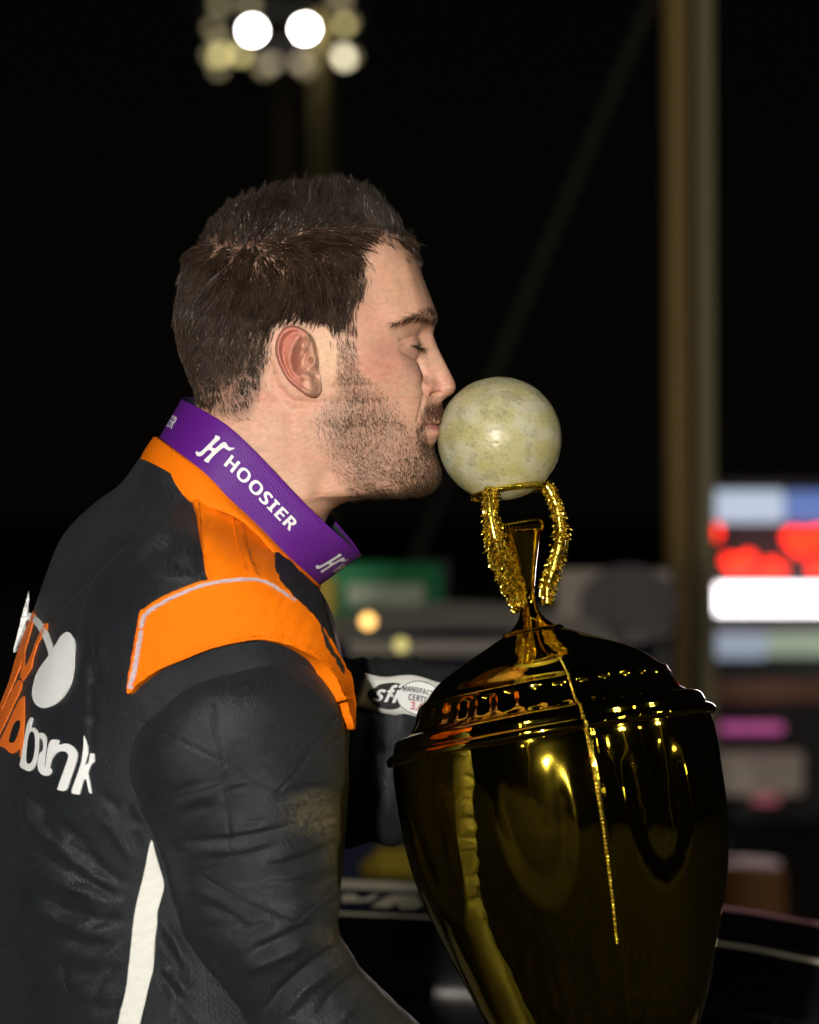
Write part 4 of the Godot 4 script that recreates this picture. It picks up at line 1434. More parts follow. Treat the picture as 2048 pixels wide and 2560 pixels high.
func build_strap(person: Node3D) -> void:
	var c_low := smooth_poly(pts([338, 1192, 380, 1212, 421, 1228, 488, 1261, 540, 1276, 592, 1296, 646, 1340, 682, 1384, 717, 1420, 752, 1452, 784, 1482]), false, 4)
	var c_top := smooth_poly(pts([384, 1092, 440, 1130, 509, 1180, 570, 1240, 634, 1300, 680, 1346, 717, 1384, 765, 1428, 800, 1462]), false, 4)
	var cb := MB.new()
	ring_band(cb, c_low, c_top, 0.100, Vector2(-6, 14), 0.004, 0.0, 0.003)
	put("collar", cb, M.orange, person)
	strap_low = smooth_poly(pts([388, 1111, 450, 1150, 509, 1194, 570, 1250, 634, 1313, 680, 1360, 717, 1397, 760, 1436, 795, 1467]), false, 4)
	strap_top = smooth_poly(pts([454, 999, 510, 1028, 567, 1063, 622, 1112, 676, 1168, 740, 1236, 801, 1296, 856, 1346, 905, 1388]), false, 4)
	var far := Vector2(-34, 62)
	var zr := 0.092
	var b := MB.new()
	ring_band(b, strap_low, strap_top, zr, far, 0.0016)
	var band := put("neck_strap", b, M.purple, person)
	band.set_meta("label", "wide purple neck strap with white lettering")
	# dark lining
	var li := MB.new()
	for r in 7:
		for k in 145:
			var a := TAU * k / 144
			var p := strap(a, 0.02 + 0.96 * r / 6.0, strap_low, strap_top, zr - 0.0022, far)
			var mid := strap(PI / 2, 0.5, strap_low, strap_top, 0.0001, far)
			p -= Vector3(p.x - mid.x, 0, p.z).normalized() * 0.0022
			li.vert(p)
	li.grid(0, 145, 7)
	put("lining", li, M.navy_cloth, band)
	var word := letters("HOOSIER", true)
	var mark := smooth_poly(pts([-0.15, 0.05, 0.05, 0.1, 0.17, 0.2, 0.36, 0.9, 0.28, 1.0, 0.58, 1.06, 0.64, 0.95, 0.52, 0.58, 0.76, 0.6, 0.86, 0.9, 1.02, 1.04, 1.35, 0.98, 1.62, 1.12, 1.46, 0.88, 1.2, 0.84, 1.06, 0.74, 0.9, 0.1, 0.96, 0.0, 0.66, -0.06, 0.64, 0.06, 0.72, 0.4, 0.46, 0.38, 0.38, 0.1, 0.24, -0.03, 0.05, -0.06]), true, 2)
	for k in [-1, 0, 1, 2]:
		var base := deg_to_rad(97.0 * k)
		var lt := MB.new()
		for p in word:
			var a := base + deg_to_rad(lerpf(67.5, 116.5, p.x))
			lt.vert(strap(a, 0.41 + p.y * 1.42, strap_low, strap_top, zr + 0.0007, far) + Vector3(0, 0, 0.0004 * signf(sin(a))))
		for j in word.size():
			lt.i.append(j)
		# letters face outwards
		for t in range(0, lt.i.size(), 3):
			var p := lt.v[lt.i[t]]
			var out := Vector3(p.x - strap(PI / 2, 0.5, strap_low, strap_top, 0.0001, far).x, 0, p.z * 2.0)
			if (lt.v[lt.i[t + 2]] - p).cross(lt.v[lt.i[t + 1]] - p).dot(out) < 0.0:
				var s := lt.i[t]
				lt.i[t] = lt.i[t + 1]
				lt.i[t + 1] = s
		put("lettering", lt, M.white_print, band)
		var em := MB.new()
		var tr := Geometry2D.triangulate_polygon(mark)
		for p in mark:
			var a := base + deg_to_rad(50.5 + p.x * 10.0)
			em.vert(strap(a, 0.27 + p.y * 0.46, strap_low, strap_top, zr + 0.0007, far) + Vector3(0, 0, 0.0004 * signf(sin(a))))
		for j in range(0, tr.size(), 3):
			em.tri(tr[j], tr[j + 1], tr[j + 2])
		em.facing(Vector3(cos(base + 1.0) * -1.0, 0, sin(base + 1.0)))
		put("emblem", em, M.white_print, band)

# ---- the trophy ---------------------------------------------------------
func px_profile(a: Array) -> Array:
	var o := []
	for k in range(0, a.size(), 2):
		o.append([a[k] / S, -a[k + 1] / S])
	return o

func knurled(b: MB, r: float, y: float, half: float, teeth: int) -> void:
	var first := b.v.size()
	var from := b.i.size()
	var seg := teeth * 4
	for k in 9:
		var a := TAU * k / 8.0
		for s in seg:
			var bump := half * 0.35 * maxf(0.0, sin(TAU * s / 4.0))
			var rr := r + (half + bump) * cos(a)
			var t := TAU * s / seg
			b.vert(Vector3(sin(t) * rr, y + (half + bump) * 1.5 * sin(a), cos(t) * rr))
	b.grid(first, seg, 9, true)
	b.outwards(from)

func build_trophy(person: Node3D) -> void:
	var up := Vector3(-0.166, 0.979, -0.118).normalized()
	var zax := (Vector3(0, 0, 1) - up * up.z).normalized()
	var t := thing("trophy", "tall gold lidded trophy cup with a pale stone globe on top", "trophy", W(1249, 1097, 0.0))
	t.basis = Basis(up.cross(zax), up, zax)
	# globe
	var b := MB.new()
	var R := 155.0 / S
	var nu := 220
	var nv := 130
	for r in nv + 1:
		var la := PI * r / nv
		for k in nu:
			var lo := TAU * k / nu
			var d := Vector3(sin(la) * sin(lo), cos(la), sin(la) * cos(lo))
			var pit := noise.get_noise_3d(d.x * 340.0, d.y * 340.0, d.z * 340.0)
			var wave := noise.get_noise_3d(d.x * 75.0 + 7.0, d.y * 120.0, d.z * 75.0)
			var dent := smoothstep(0.36, 0.55, noise.get_noise_3d(d.x * 210.0, d.y * 210.0 + 50.0, d.z * 210.0))
			b.vert(d * (R + 0.00026 * wave + 0.00013 * pit - 0.0006 * dent))
			var stain := smoothstep(0.02, 0.42, noise.get_noise_3d(d.x * 55.0, d.y * 55.0, d.z * 55.0 + 30.0) + 0.45 * pit)
			var spot := smoothstep(0.20, 0.5, pit + 0.3 * wave)
			var milk := smoothstep(-0.4, 0.5, noise.get_noise_3d(d.x * 24.0 + 90.0, d.y * 38.0, d.z * 38.0))
			var c := Color(0.37, 0.34, 0.155).lerp(Color(0.43, 0.42, 0.30), milk)
			c = c.lerp(Color(0.19, 0.19, 0.115), clampf(0.40 * stain + 0.5 * spot, 0.0, 0.8))
			b.c.append(c)
	b.grid(0, nu, nv + 1, true)
	b.outwards()
	put("globe", b, M.globe, t).set_meta("label", "pale greenish stone globe with grey flecks")
	# rope cradle under the globe
	var rope := MB.new()
	for strand in 3:
		var path := []
		var rad := []
		for k in 361:
			var a := TAU * k / 360.0
			var w := a * 34.0 + TAU * strand / 3.0
			var rr := 91.0 / S + 0.0013 * cos(w)
			path.append(Vector3(sin(a) * rr, -135.0 / S + 0.0013 * sin(w), cos(a) * rr))
			rad.append(0.0012)
		tube(rope, path, rad, 6, false)
	put("rope_ring", rope, M.gold, t)
	# three feathered arms that carry it
	for arm in 3:
		var az := deg_to_rad(-30.0 + 120.0 * arm)
		var out := Vector3(sin(az), 0, cos(az))
		var tang := Vector3(cos(az), 0, -sin(az))
		var ctl := []
		for c in [[93, 128], [106, 165], [113, 215], [108, 270], [84, 330], [56, 385], [46, 430]]:
			ctl.append(out * (c[0] / S) + Vector3(0, -c[1] / S, 0))
		var f := MB.new()
		var core := []
		var cr_ := []
		for k in 49:
			core.append(at_path(ctl, k / 8.0))
			cr_.append(0.0050 if k < 40 else 0.0034)
		tube(f, core, cr_, 8, true)
		for k in 760:
			var u := rng.randf() * 5.95
			var p := at_path(ctl, u)
			var dn := (at_path(ctl, minf(u + 0.05, 6.0)) - p).normalized()
			var a := rng.randf() * TAU
			var wide := lerpf(0.0062, 0.0108, smoothstep(1.5, 3.5, u)) * (1.0 - 0.5 * smoothstep(4.6, 6.0, u))
			var side := (tang * cos(a) * wide + out * sin(a) * wide * 0.75)
			var root := p + side * rng.randf_range(0.35, 0.8)
			var dir := (side.normalized() * 0.75 + dn * rng.randf_range(0.2, 0.9) + Vector3(rng.randfn(), rng.randfn(), rng.randfn()) * 0.12).normalized()
			var L := rng.randf_range(0.0030, 0.0056)
			var x := dir.cross(out + Vector3(0.1, 0.2, 0.3)).normalized() * rng.randf_range(0.0008, 0.0013)
			var y := dir.cross(x).normalized() * rng.randf_range(0.0007, 0.0011)
			var m := root + dir * L * 0.6
			var q := [root, m + x, m + y, m - x, m - y, root + dir * L]
			var mid := root + dir * L * 0.5
			for tr in [[0, 1, 2], [0, 2, 3], [0, 3, 4], [0, 4, 1], [5, 2, 1], [5, 3, 2], [5, 4, 3], [5, 1, 4]]:
				var ids := []
				for j in tr:
					ids.append(f.vert(q[j]))
				var nn: Vector3 = (q[tr[2]] - q[tr[0]]).cross(q[tr[1]] - q[tr[0]])
				if nn.dot((q[tr[0]] + q[tr[1]] + q[tr[2]]) / 3.0 - mid) < 0.0:
					ids.reverse()
				f.tri(ids[0], ids[1], ids[2])
		put("feathered_arm", f, M.gold_rough, t)
	# stem
	b = MB.new()
	lathe(b, fine_profile(px_profile([0, 226, 40, 226, 60, 228, 61, 238, 56, 262, 42, 310, 28, 360, 20, 400, 22, 430, 32, 456, 52, 478, 70, 492]), 8), 96)
	put("stem", b, M.gold, t)
	b = MB.new()
	knurled(b, 62.0 / S, -232.0 / S, 0.0027, 56)
	put("knurled_ring", b, M.gold, t)
	b = MB.new()
	knurled(b, 71.0 / S, -494.0 / S, 0.0016, 90)
	put("knurled_ring", b, M.gold, t)
	# lid with a fluted step
	b = MB.new()
	var lobes := func(r: float, y: float, a: float) -> float:
		var s := -y * S
		var band := smoothstep(636.0, 650.0, s) * smoothstep(702.0, 688.0, s)
		return r - band * 0.0030 * pow(absf(sin(a * 17.0)), 2.2) + band * 0.0008
	lathe(b, fine_profile(px_profile([66, 492, 88, 498, 130, 518, 178, 540, 222, 562, 252, 580, 274, 598, 290, 614, 304, 624, 312, 630, 316, 640]), 5) + fine_profile(px_profile([316, 640, 319, 650, 325, 668, 337, 686, 350, 697]), 8)
		+ fine_profile(px_profile([351, 698, 370, 701, 382, 708, 389, 722, 391, 736]), 6), 408, lobes)
	put("lid", b, M.gold, t)
	b = MB.new()
	lathe(b, fine_profile(px_profile([384, 734, 398, 737, 408, 743, 412, 752, 410, 761, 402, 766, 394, 766]), 5), 200)
	put("rim", b, M.gold, t)
	# bowl: tongue-shaped hollows round its waist and one raised seam
	b = MB.new()
	var flutes := func(r: float, y: float, a: float) -> float:
		var s := -y * S
		var o := r
		var step := TAU / 8.0
		var da := wrapf(a + deg_to_rad(12.0), -step / 2.0, step / 2.0) * r
		var w := 0.034
		var low := 1172.0 / S
		var yy := -y
		var dist := 0.0
		if yy > low - w * 2.4:
			dist = Vector2(da, (yy - (low - w * 2.4)) / 2.4).length()
		else:
			dist = absf(da)
		var inside := smoothstep(w, w * 0.6, dist) * smoothstep(800.0, 980.0, s)
		o -= 0.0032 * inside
		var lip := exp(-pow((dist - w) / 0.0032, 2.0)) * smoothstep(930.0, 1080.0, s) * smoothstep(1260.0, 1190.0, s)
		o += 0.0004 * lip
		var seam := absf(wrapf(a - deg_to_rad(11.5), -PI, PI)) * r
		o += 0.0011 * exp(-pow(seam / 0.0018, 2.0))
		o += (0.0006 * sin(a * 2.0 + 0.6) + 0.0009 * cos((a + deg_to_rad(12.0)) * 8.0) * smoothstep(1400.0, 1200.0, s)) * smoothstep(780.0, 1000.0, s)
		# spun by hand: never a perfect turning
		o += 0.00030 * noise.get_noise_3d(sin(a) * r * 420.0, y * 300.0, cos(a) * r * 420.0) * smoothstep(780.0, 840.0, s)
		return o
	lathe(b, fine_profile(px_profile([398, 764, 401, 790, 404, 850, 405, 917, 402, 980, 393, 1045, 381, 1100, 366, 1156, 343, 1233, 310, 1330, 270, 1438, 222, 1530, 150, 1622, 80, 1682, 44, 1722, 34, 1790, 40, 1850, 66, 1890, 112, 1916]), 10), 720, flutes)
	put("bowl", b, M.gold, t)
	b = MB.new()
	lathe(b, px_profile([0, 1914, 128, 1914, 134, 1920, 134, 2110, 128, 2118, 0, 2118]), 64)
	put("plinth", b, M.black_wood, t)
	# beads added down the seam, shaped to imitate the mirrored sparkle of the arms
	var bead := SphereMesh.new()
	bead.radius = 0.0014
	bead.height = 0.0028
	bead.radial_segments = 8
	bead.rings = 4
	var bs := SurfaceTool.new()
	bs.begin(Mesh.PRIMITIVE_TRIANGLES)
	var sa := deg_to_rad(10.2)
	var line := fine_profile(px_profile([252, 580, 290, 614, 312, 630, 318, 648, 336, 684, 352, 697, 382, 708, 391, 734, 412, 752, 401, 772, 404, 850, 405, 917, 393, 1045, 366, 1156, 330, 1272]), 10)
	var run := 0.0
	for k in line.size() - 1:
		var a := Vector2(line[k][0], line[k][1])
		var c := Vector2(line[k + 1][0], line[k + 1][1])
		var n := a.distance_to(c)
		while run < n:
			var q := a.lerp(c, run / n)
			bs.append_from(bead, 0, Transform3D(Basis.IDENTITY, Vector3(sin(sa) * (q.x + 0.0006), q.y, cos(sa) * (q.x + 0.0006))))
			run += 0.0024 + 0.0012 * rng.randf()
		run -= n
	put("sparkle_beads", bs.commit(), M.gold_rough, t).set_meta("kind", "stuff")
	# the hand that holds it, below the picture
	var hb := MB.new()
	var T := t.transform
	var wrist := W(1262, 2925, 0.05)
	var grip := T * Vector3(-0.034, -0.605, 0.012)
	tube(hb, [wrist, wrist.lerp(grip, 0.35), wrist.lerp(grip, 0.7), grip], [0.027, 0.031, 0.036, 0.030], 16, true)
	for k in 4:
		var yy := -0.575 - 0.019 * k
		var path := []
		var rad := []
		for j in 7:
			var a := deg_to_rad(-80.0 - 38.0 * j * [0.96, 1.0, 0.98, 0.86][k])
			var rr := 0.030 - 0.0012 * j
			path.append(T * Vector3(sin(a) * rr, yy, cos(a) * rr))
			rad.append([0.0105, 0.0100, 0.0098, 0.0092, 0.0090, 0.0082, 0.0058][j])
		tube(hb, path, rad, 10, true)
	var th := []
	for q in [[-0.040, -0.575, 0.018], [-0.024, -0.558, 0.034], [0.002, -0.552, 0.034], [0.020, -0.556, 0.024]]:
		th.append(T * Vector3(q[0], q[1], q[2]))
	tube(hb, th, [0.014, 0.0118, 0.0108, 0.0070], 10, true)
	for k in hb.v.size():
		hb.c.append(Color(0.53, 0.32, 0.22))
	put("hand", hb, M.skin, person)

# ---- the place behind ---------------------------------------------------
func far_at(px: float, py: float, d: float) -> Vector3:
	return W(px, py, D - d)

func metre(d: float) -> float:      # metres to a picture pixel at that distance
	return d / D / S

func board(parent: Node, called: String, x0: float, y0: float, x1: float, y1: float, d: float, thick: float, m: Material, bevel := 0.01) -> MeshInstance3D:
	var b := MB.new()
	var a := far_at(x0, y0, d)
	var c := far_at(x1, y1, d)
	box(b, Vector3((a.x + c.x) / 2, (a.y + c.y) / 2, a.z - thick / 2), Vector3(absf(c.x - a.x), absf(a.y - c.y), thick), bevel)
	return put(called, b, m, parent)

func pole(parent: Node, called: String, a: Vector3, c: Vector3, r: float, m: Material, r2 := -1.0) -> MeshInstance3D:
	var b := MB.new()
	tube(b, [a, a.lerp(c, 0.5), c], [r, (r + (r2 if r2 > 0 else r)) / 2, r2 if r2 > 0 else r], 20, true)
	return put(called, b, m, parent)

func lamp(parent: Node, at: Vector3, r: float, m: Material) -> void:
	var h := MB.new()
	lathe(h, [[0.0, r * 0.9], [r * 0.35, r * 0.85], [r * 0.8, r * 0.45], [r * 1.08, 0.0], [r * 1.08, -r * 0.06], [r * 1.0, -r * 0.06], [r * 0.9, 0.02]], 28)
	var o := put("lamp_housing", h, M.steel_dark, parent)
	o.position = at
	o.basis = Basis(Vector3(1, 0, 0), -PI / 2 + 0.0) * Basis.IDENTITY
	o.basis = Basis(Vector3(1, 0, 0), Vector3(0, 0, -1), Vector3(0, 1, 0))
	var l := MB.new()
	lathe(l, [[r * 0.98, 0.0], [r * 0.7, -r * 0.12], [r * 0.35, -r * 0.18], [0.0, -r * 0.2]], 28)
	put("lamp_lens", l, m, o)

func flank(d: float) -> float:      # how far the side of the car stands out, D metres below its edge
	return maxf(0.076 * (1.0 - pow((d - 0.135) / 0.135, 2.0)), 0.076 - 1.2 * d) if d > 0.135 else 0.076 * (1.0 - pow((d - 0.135) / 0.135, 2.0))

func build_place() -> void:
	# ground
	var g := MB.new()
	for z in 41:
		for x in 41:
			g.vert(Vector3((x - 20) * 20.0, 0.0, 40.0 - z * 12.0))
	g.grid(0, 41, 41)
	g.facing(Vector3.UP)
	var ground := put("ground", g, M.clay)
	ground.set_meta("kind", "structure")

	# floodlights on their masts
	var t := thing("floodlight_mast", "floodlight mast with two blazing white lamps", "light mast", Vector3(far_at(805, 0, 55).x, 0, far_at(0, 0, 55).z))
	var o := t.position
	pole(t, "pole", Vector3.ZERO, Vector3(0, far_at(0, 40, 55).y, 0), 0.21, M.timber, 0.17)
	var cb := MB.new()
	box(cb, Vector3((far_at(530, 0, 55).x + far_at(870, 0, 55).x) / 2 - o.x, far_at(0, 112, 55).y, 0), Vector3(3.0, 0.12, 0.12))
	box(cb, Vector3((far_at(530, 0, 55).x + far_at(870, 0, 55).x) / 2 - o.x, far_at(0, 30, 55).y, 0), Vector3(3.0, 0.12, 0.12))
	put("crossbar", cb, M.steel_dark, t)
	for l in [[633, 81, 0.25, M.lamp_hot], [764, 77, 0.25, M.lamp_hot], [863, 66, 0.15, M.lamp_olive], [875, 60, 0.12, M.lamp_faint], [863, 150, 0.17, M.lamp_warm], [858, 142, 0.14, M.lamp_warm], [880, 146, 0.12, M.lamp_faint], [753, 160, 0.16, M.lamp_dim], [765, 172, 0.16, M.lamp_faint], [682, 162, 0.14, M.lamp_dim], [662, 172, 0.18, M.lamp_faint],
			[604, 140, 0.17, M.lamp_olive], [548, 146, 0.15, M.lamp_olive], [556, 138, 0.15, M.lamp_olive], [530, 142, 0.14, M.lamp_faint], [550, 104, 0.15, M.lamp_faint], [535, 74, 0.15, M.lamp_faint], [552, 14, 0.18, M.lamp_faint], [625, 16, 0.18, M.lamp_faint], [850, 2, 0.22, M.lamp_faint], [548, 176, 0.15, M.lamp_faint]]:
		lamp(t, far_at(l[0], l[1], 55) - o + Vector3(0, 0, 0.2), l[2] * 0.6 if l[3] != M.lamp_hot else 0.125, l[3])
	for x in [633, 764]:
		var li := OmniLight3D.new()
		li.name = "floodlight"
		t.add_child(li, true)
		li.position = far_at(x, 80, 55) - o + Vector3(0, 0, 0.35)
		li.light_energy = 0.4
		li.light_size = 0.12
		li.omni_range = 200.0
		li.omni_attenuation = 2.0
		li.light_color = Color(1, 0.97, 0.9)
		li.shadow_enabled = true
	t = thing("floodlight_mast_001", "unlit thin mast standing beside the mast with blazing lamps", "light mast", Vector3(far_at(708, 0, 60).x, 0, far_at(0, 0, 60).z))
	pole(t, "pole", Vector3.ZERO, Vector3(0, far_at(0, 170, 60).y, 0), 0.14, M.timber, 0.12)
	cb = MB.new()
	box(cb, Vector3(0, far_at(0, 190, 60).y, 0), Vector3(1.6, 0.1, 0.1))
	put("crossbar", cb, M.steel_dark, t)

	# post of the catch fence and its stay
	t = thing("fence_post", "tall rust-brown double steel post beside the lit scoreboard", "post", Vector3(far_at(1700, 0, 8).x, 0, far_at(0, 0, 8).z))
	pole(t, "pole", Vector3.ZERO, Vector3(-0.012, 3.4, 0), 0.034, M.rust_post)
	pole(t, "pole", Vector3(0.078, 0, -0.05), Vector3(0.064, 3.4, -0.05), 0.024, M.galvanised)
	var bk := MB.new()
	box(bk, Vector3(0.036, 0.6, -0.02), Vector3(0.12, 0.05, 0.05))
	put("bracket", bk, M.galvanised, t)
	t = thing("stay_pole", "slanting dull metal stay running down behind the globe", "stay", Vector3.ZERO)
	var top := far_at(1590, 90, 9.5)
	var low := far_at(1035, 1405, 9.5)
	pole(t, "pole", top + (top - low) * 0.1, low + (low - top) * 0.85, 0.018, M.dull_metal)

	# sponsor boards along the fence
	t = thing("green_banner", "green advertising banner with pale lettering band and yellow end", "banner", Vector3.ZERO)
	board(t, "panel", 800, 1408, 1108, 1590, 6.6, 0.03, M.green_sign)
	board(t, "lettering_band", 868, 1460, 1062, 1516, 6.56, 0.01, M.pale_green, 0.004)
	board(t, "yellow_end", 770, 1440, 838, 1540, 6.54, 0.01, M.yellow_sign, 0.004)
	for x in [830, 1085]:
		var a := far_at(x, 1600, 6.65)
		pole(t, "leg", Vector3(a.x, 0, a.z), Vector3(a.x, far_at(0, 1400, 6.6).y, a.z), 0.03, M.steel_dark)
	t = thing("beige_sign", "beige advertising board with a dark round emblem behind the trophy", "sign", Vector3.ZERO)
	board(t, "panel", 1390, 1424, 1680, 1592, 6.4, 0.04, M.beige_sign)
	var em := MB.new()
	lathe(em, [[0.0, 0.006], [0.082, 0.006], [0.086, 0.0]], 40)
	var e := put("emblem", em, M.navy_sign, t)
	e.position = far_at(1572, 1512, 6.385)
	e.basis = Basis(Vector3(1.15, 0, 0), Vector3(0, 0, 1), Vector3(0, -0.95, 0))
	board(t, "lettering_band", 1520, 1545, 1640, 1572, 6.37, 0.01, M.navy_sign, 0.004)
	for x in [1410, 1655]:
		var a := far_at(x, 1600, 6.46)
		pole(t, "leg", Vector3(a.x, 0, a.z), Vector3(a.x, far_at(0, 1424, 6.4).y, a.z), 0.03, M.steel_dark)
	# grey car roof behind the far arm
	t = thing("grey_car", "grey parked car with domed roof and blue side behind the raised arm", "car", Vector3.ZERO)
	var rf := MB.new()
	for r in 15:
		var f := r / 14.0
		for k in 41:
			var u := k / 40.0
			var x := lerpf(790, 1560, u)
			var y := 1662.0 - 92.0 * pow(sin(PI * clampf(0.06 + u * 0.9, 0, 1)), 0.55)
			var p := far_at(x, y, 5.9)
			rf.vert(p + Vector3(0, 0.05 * sin(f * PI) - 0.02, -f * 1.2))
	rf.grid(0, 41, 15)
	rf.facing(Vector3.UP)
	put("roof", rf, M.grey_paint, t)
	var sd := MB.new()
	for r in 9:
		for k in 41:
			var u := k / 40.0
			var x := lerpf(790, 1560, u)
			var y := 1662.0 - 92.0 * pow(sin(PI * clampf(0.06 + u * 0.9, 0, 1)), 0.55)
			var p := far_at(x, lerpf(y, 1800.0, r / 8.0), 5.9)
			sd.vert(p + Vector3(0, 0, 0.05 * sin(r / 8.0 * PI)))
	sd.grid(0, 41, 9)
	sd.facing(Vector3(0, 0, 1))
	put("side", sd, M.blue_paint, t)
	board(t, "window", 870, 1600, 1300, 1640, 5.83, 0.01, M.grey_paint, 0.004)
	board(t, "body", 760, 1800, 1600, 2700, 6.0, 1.1, M.blue_paint, 0.05)
	for l in [[920, 1553, M.lamp_amber, "amber marker lamp glowing above the grey car", 0.014], [1003, 1612, M.lamp_yellow, "dull yellow marker lamp just above the gathered sleeve", 0.013]]:
		var ml := MB.new()
		lathe(ml, [[0.0, l[4]], [l[4] * 0.7, l[4] * 0.7], [l[4], 0.0], [l[4] * 0.7, -l[4] * 0.7], [0.0, -l[4]]], 16)
		var n := put("marker_lamp", ml, l[2])
		n.position = far_at(l[0], l[1], 5.6)
		tag(n, l[3], "lamp", "marker lamps")

	# scoreboard
	t = thing("scoreboard", "glowing scoreboard with red digits and a bright white bar", "scoreboard", Vector3.ZERO)
	board(t, "back_panel", 1735, 1195, 2420, 2060, 9.6, 0.12, M.black_panel)
	board(t, "header_screen", 1748, 1226, 1962, 1306, 9.46, 0.03, M.screen_pale)
	board(t, "header_screen", 1966, 1228, 2390, 1306, 9.46, 0.03, M.screen_blue)
	for l in [[1781, 1330, 24], [1822, 1402, 16], [1850, 1412, 24], [1872, 1398, 20], [1838, 1422, 18], [1932, 1416, 20], [1912, 1430, 14], [1955, 1425, 12], [1985, 1345, 26], [2020, 1352, 30], [2050, 1345, 30], [2000, 1370, 22], [2042, 1420, 20], [2075, 1410, 26]]:
		var d := MB.new()
		var r: float = l[2] * metre(9.45) * 0.95
		lathe(d, [[r, -0.02], [r, 0.0], [r * 0.7, r * 0.35], [0.0, r * 0.45]], 20)
		var n := put("red_lamp", d, M.led_red, t)
		n.position = far_at(l[0], l[1], 9.44)
		n.basis = Basis(Vector3(1, 0, 0), Vector3(0, 0, 1), Vector3(0, -1, 0))
	board(t, "light_bar", 1776, 1462, 2400, 1534, 9.46, 0.03, M.bar_white)
	board(t, "light_bar_edge", 1752, 1474, 1776, 1522, 9.46, 0.03, M.bar_pink)
	board(t, "lower_screen", 1786, 1582, 1920, 1646, 9.46, 0.03, M.screen_low)
	board(t, "lower_screen", 1920, 1582, 2400, 1640, 9.465, 0.03, M.screen_green)
	board(t, "advert_panel", 1786, 1700, 2400, 1758, 9.47, 0.02, M.brown_sign)
	board(t, "purple_strip", 1800, 1808, 1960, 1834, 9.46, 0.02, M.strip_purple)
	board(t, "advert_panel", 1780, 1880, 2010, 1990, 9.47, 0.02, M.beige_sign)
	board(t, "pink_strip", 1880, 1990, 1950, 2010, 9.46, 0.02, M.strip_pink)
	for x in [1790, 2360]:
		var a := far_at(x, 2000, 9.7)
		pole(t, "leg", Vector3(a.x, 0, a.z), Vector3(a.x, far_at(0, 1200, 9.7).y, a.z), 0.06, M.steel_dark)
	var bl := AreaLight3D.new()
	bl.name = "bar_light"
	t.add_child(bl)
	bl.position = far_at(2080, 1500, 9.38)
	bl.rotation = Vector3(0, PI, 0)
	bl.area_size = Vector2(0.7, 0.08)
	bl.light_energy = 0.6
	bl.light_color = Color(1, 0.92, 0.95)
	bl.shadow_enabled = true

	# the black race car close behind
	var car := thing("race_car", "black race car with pale trim lines and navy lettered panel behind the trophy", "race car", Vector3.ZERO)
	var dz := 3.5
	# its deck slopes away to the back; its side is seen under the trim
	var cbx := MB.new()
	var deck := [[700, 2188], [1080, 2204], [1400, 2225], [1800, 2262], [2048, 2304], [2500, 2390]]
	var dk := []
	for p in deck:
		dk.append(Vector3(p[0], p[1], 0))
	for r in 20:
		for k in 51:
			var q := at_path(dk, k / 10.0)
			var p := far_at(q.x, q.y, dz)
			if r < 5:
				p += Vector3(0, -0.16 * pow((4 - r) / 4.0, 1.3), -(4 - r) * 0.14)
			else:
				var d: float = [0.0, 0.02, 0.04, 0.06, 0.08, 0.10, 0.112, 0.124, 0.14, 0.16, 0.19, 0.24, 0.32, 0.5, 0.8][r - 5]
				p += Vector3(0, -d, flank(d))
			cbx.vert(p)
	cbx.grid(0, 51, 20)
	cbx.facing(Vector3(0, 1, 1))
	put("body", cbx, M.car_black, car)
	var strip := func(called: String, a: float, c: float, y_off: float, h: float, m: Material, skew := 0.0):
		var b := MB.new()
		var n := 24
		for side in 2:
			for r in 2:
				for k in n + 1:
					var u := lerpf(a, c, float(k) / n)
					var q := at_path(dk, u)
					var yy := q.y + y_off + skew * (u - a) + h * r
					var p := far_at(q.x, yy, dz - 0.006 - flank((yy - q.y) * metre(dz)))
					b.vert(p + Vector3(0, 0, -0.01 * side))
		b.grid(0, n + 1, 2)
		b.facing(Vector3(0, 0, 1))
		put(called, b, m, car)
	strip.call("top_trim", 0.0, 2.2, 4.0, 24.0, M.cream_paint)
	strip.call("number_panel", 0.0, 2.1, 30.0, 50.0, M.navy_paint)
	strip.call("lower_trim", 0.0, 2.2, 86.0, 7.0, M.cream_paint)
	strip.call("rail", 2.9, 5.0, 1.0, 10.0, M.pink_trim)
	strip.call("lower_trim", 2.9, 5.0, 92.0, 9.0, M.cream_paint, 4.0)
	# what shows of the slanted lettering on the panel
	for shape in [zp(840, 2170, 3.77, [335, 365, 470, 275, 540, 250, 760, 255, 785, 300, 830, 340, 740, 386, 600, 382, 580, 325, 500, 375]), zp(840, 2170, 3.77, [40, 262, 110, 240, 180, 240, 205, 278, 280, 285, 345, 252, 420, 245, 330, 312, 190, 322, 60, 320])]:
		var lt := MB.new()
		for q in shape:
			lt.vert(far_at(q.x, q.y, dz - 0.012 - flank((q.y - 2206.0) * metre(dz))))
		var tr := Geometry2D.triangulate_polygon(shape)
		for k in range(0, tr.size(), 3):
			lt.tri(tr[k], tr[k + 1], tr[k + 2])
		lt.facing(Vector3(0, 0, 1))
		put("lettering", lt, M.cream_paint, car)
	for x in [-0.55, 1.1]:
		var wh := MB.new()
		tube(wh, [Vector3(x, 0.33, D - 3.5 - 1.35), Vector3(x, 0.33, D - 3.5 - 1.15)], [0.33, 0.33], 32, true)
		put("wheel", wh, M.rubber, car)
		wh = MB.new()
		tube(wh, [Vector3(x, 0.33, D - 3.5 - 0.28), Vector3(x, 0.33, D - 3.5 - 0.03)], [0.33, 0.33], 32, true)
		put("wheel", wh, M.rubber, car)
	# things beyond the car
	t = thing("yellow_barrier", "low yellow barrier standing behind the black race car", "barrier", Vector3.ZERO)
	board(t, "panel", 900, 2128, 1120, 2230, 5.0, 0.1, M.yellow_sign, 0.03)
	board(t, "foot", 950, 2230, 975, 3300, 5.05, 0.1, M.steel_dark)
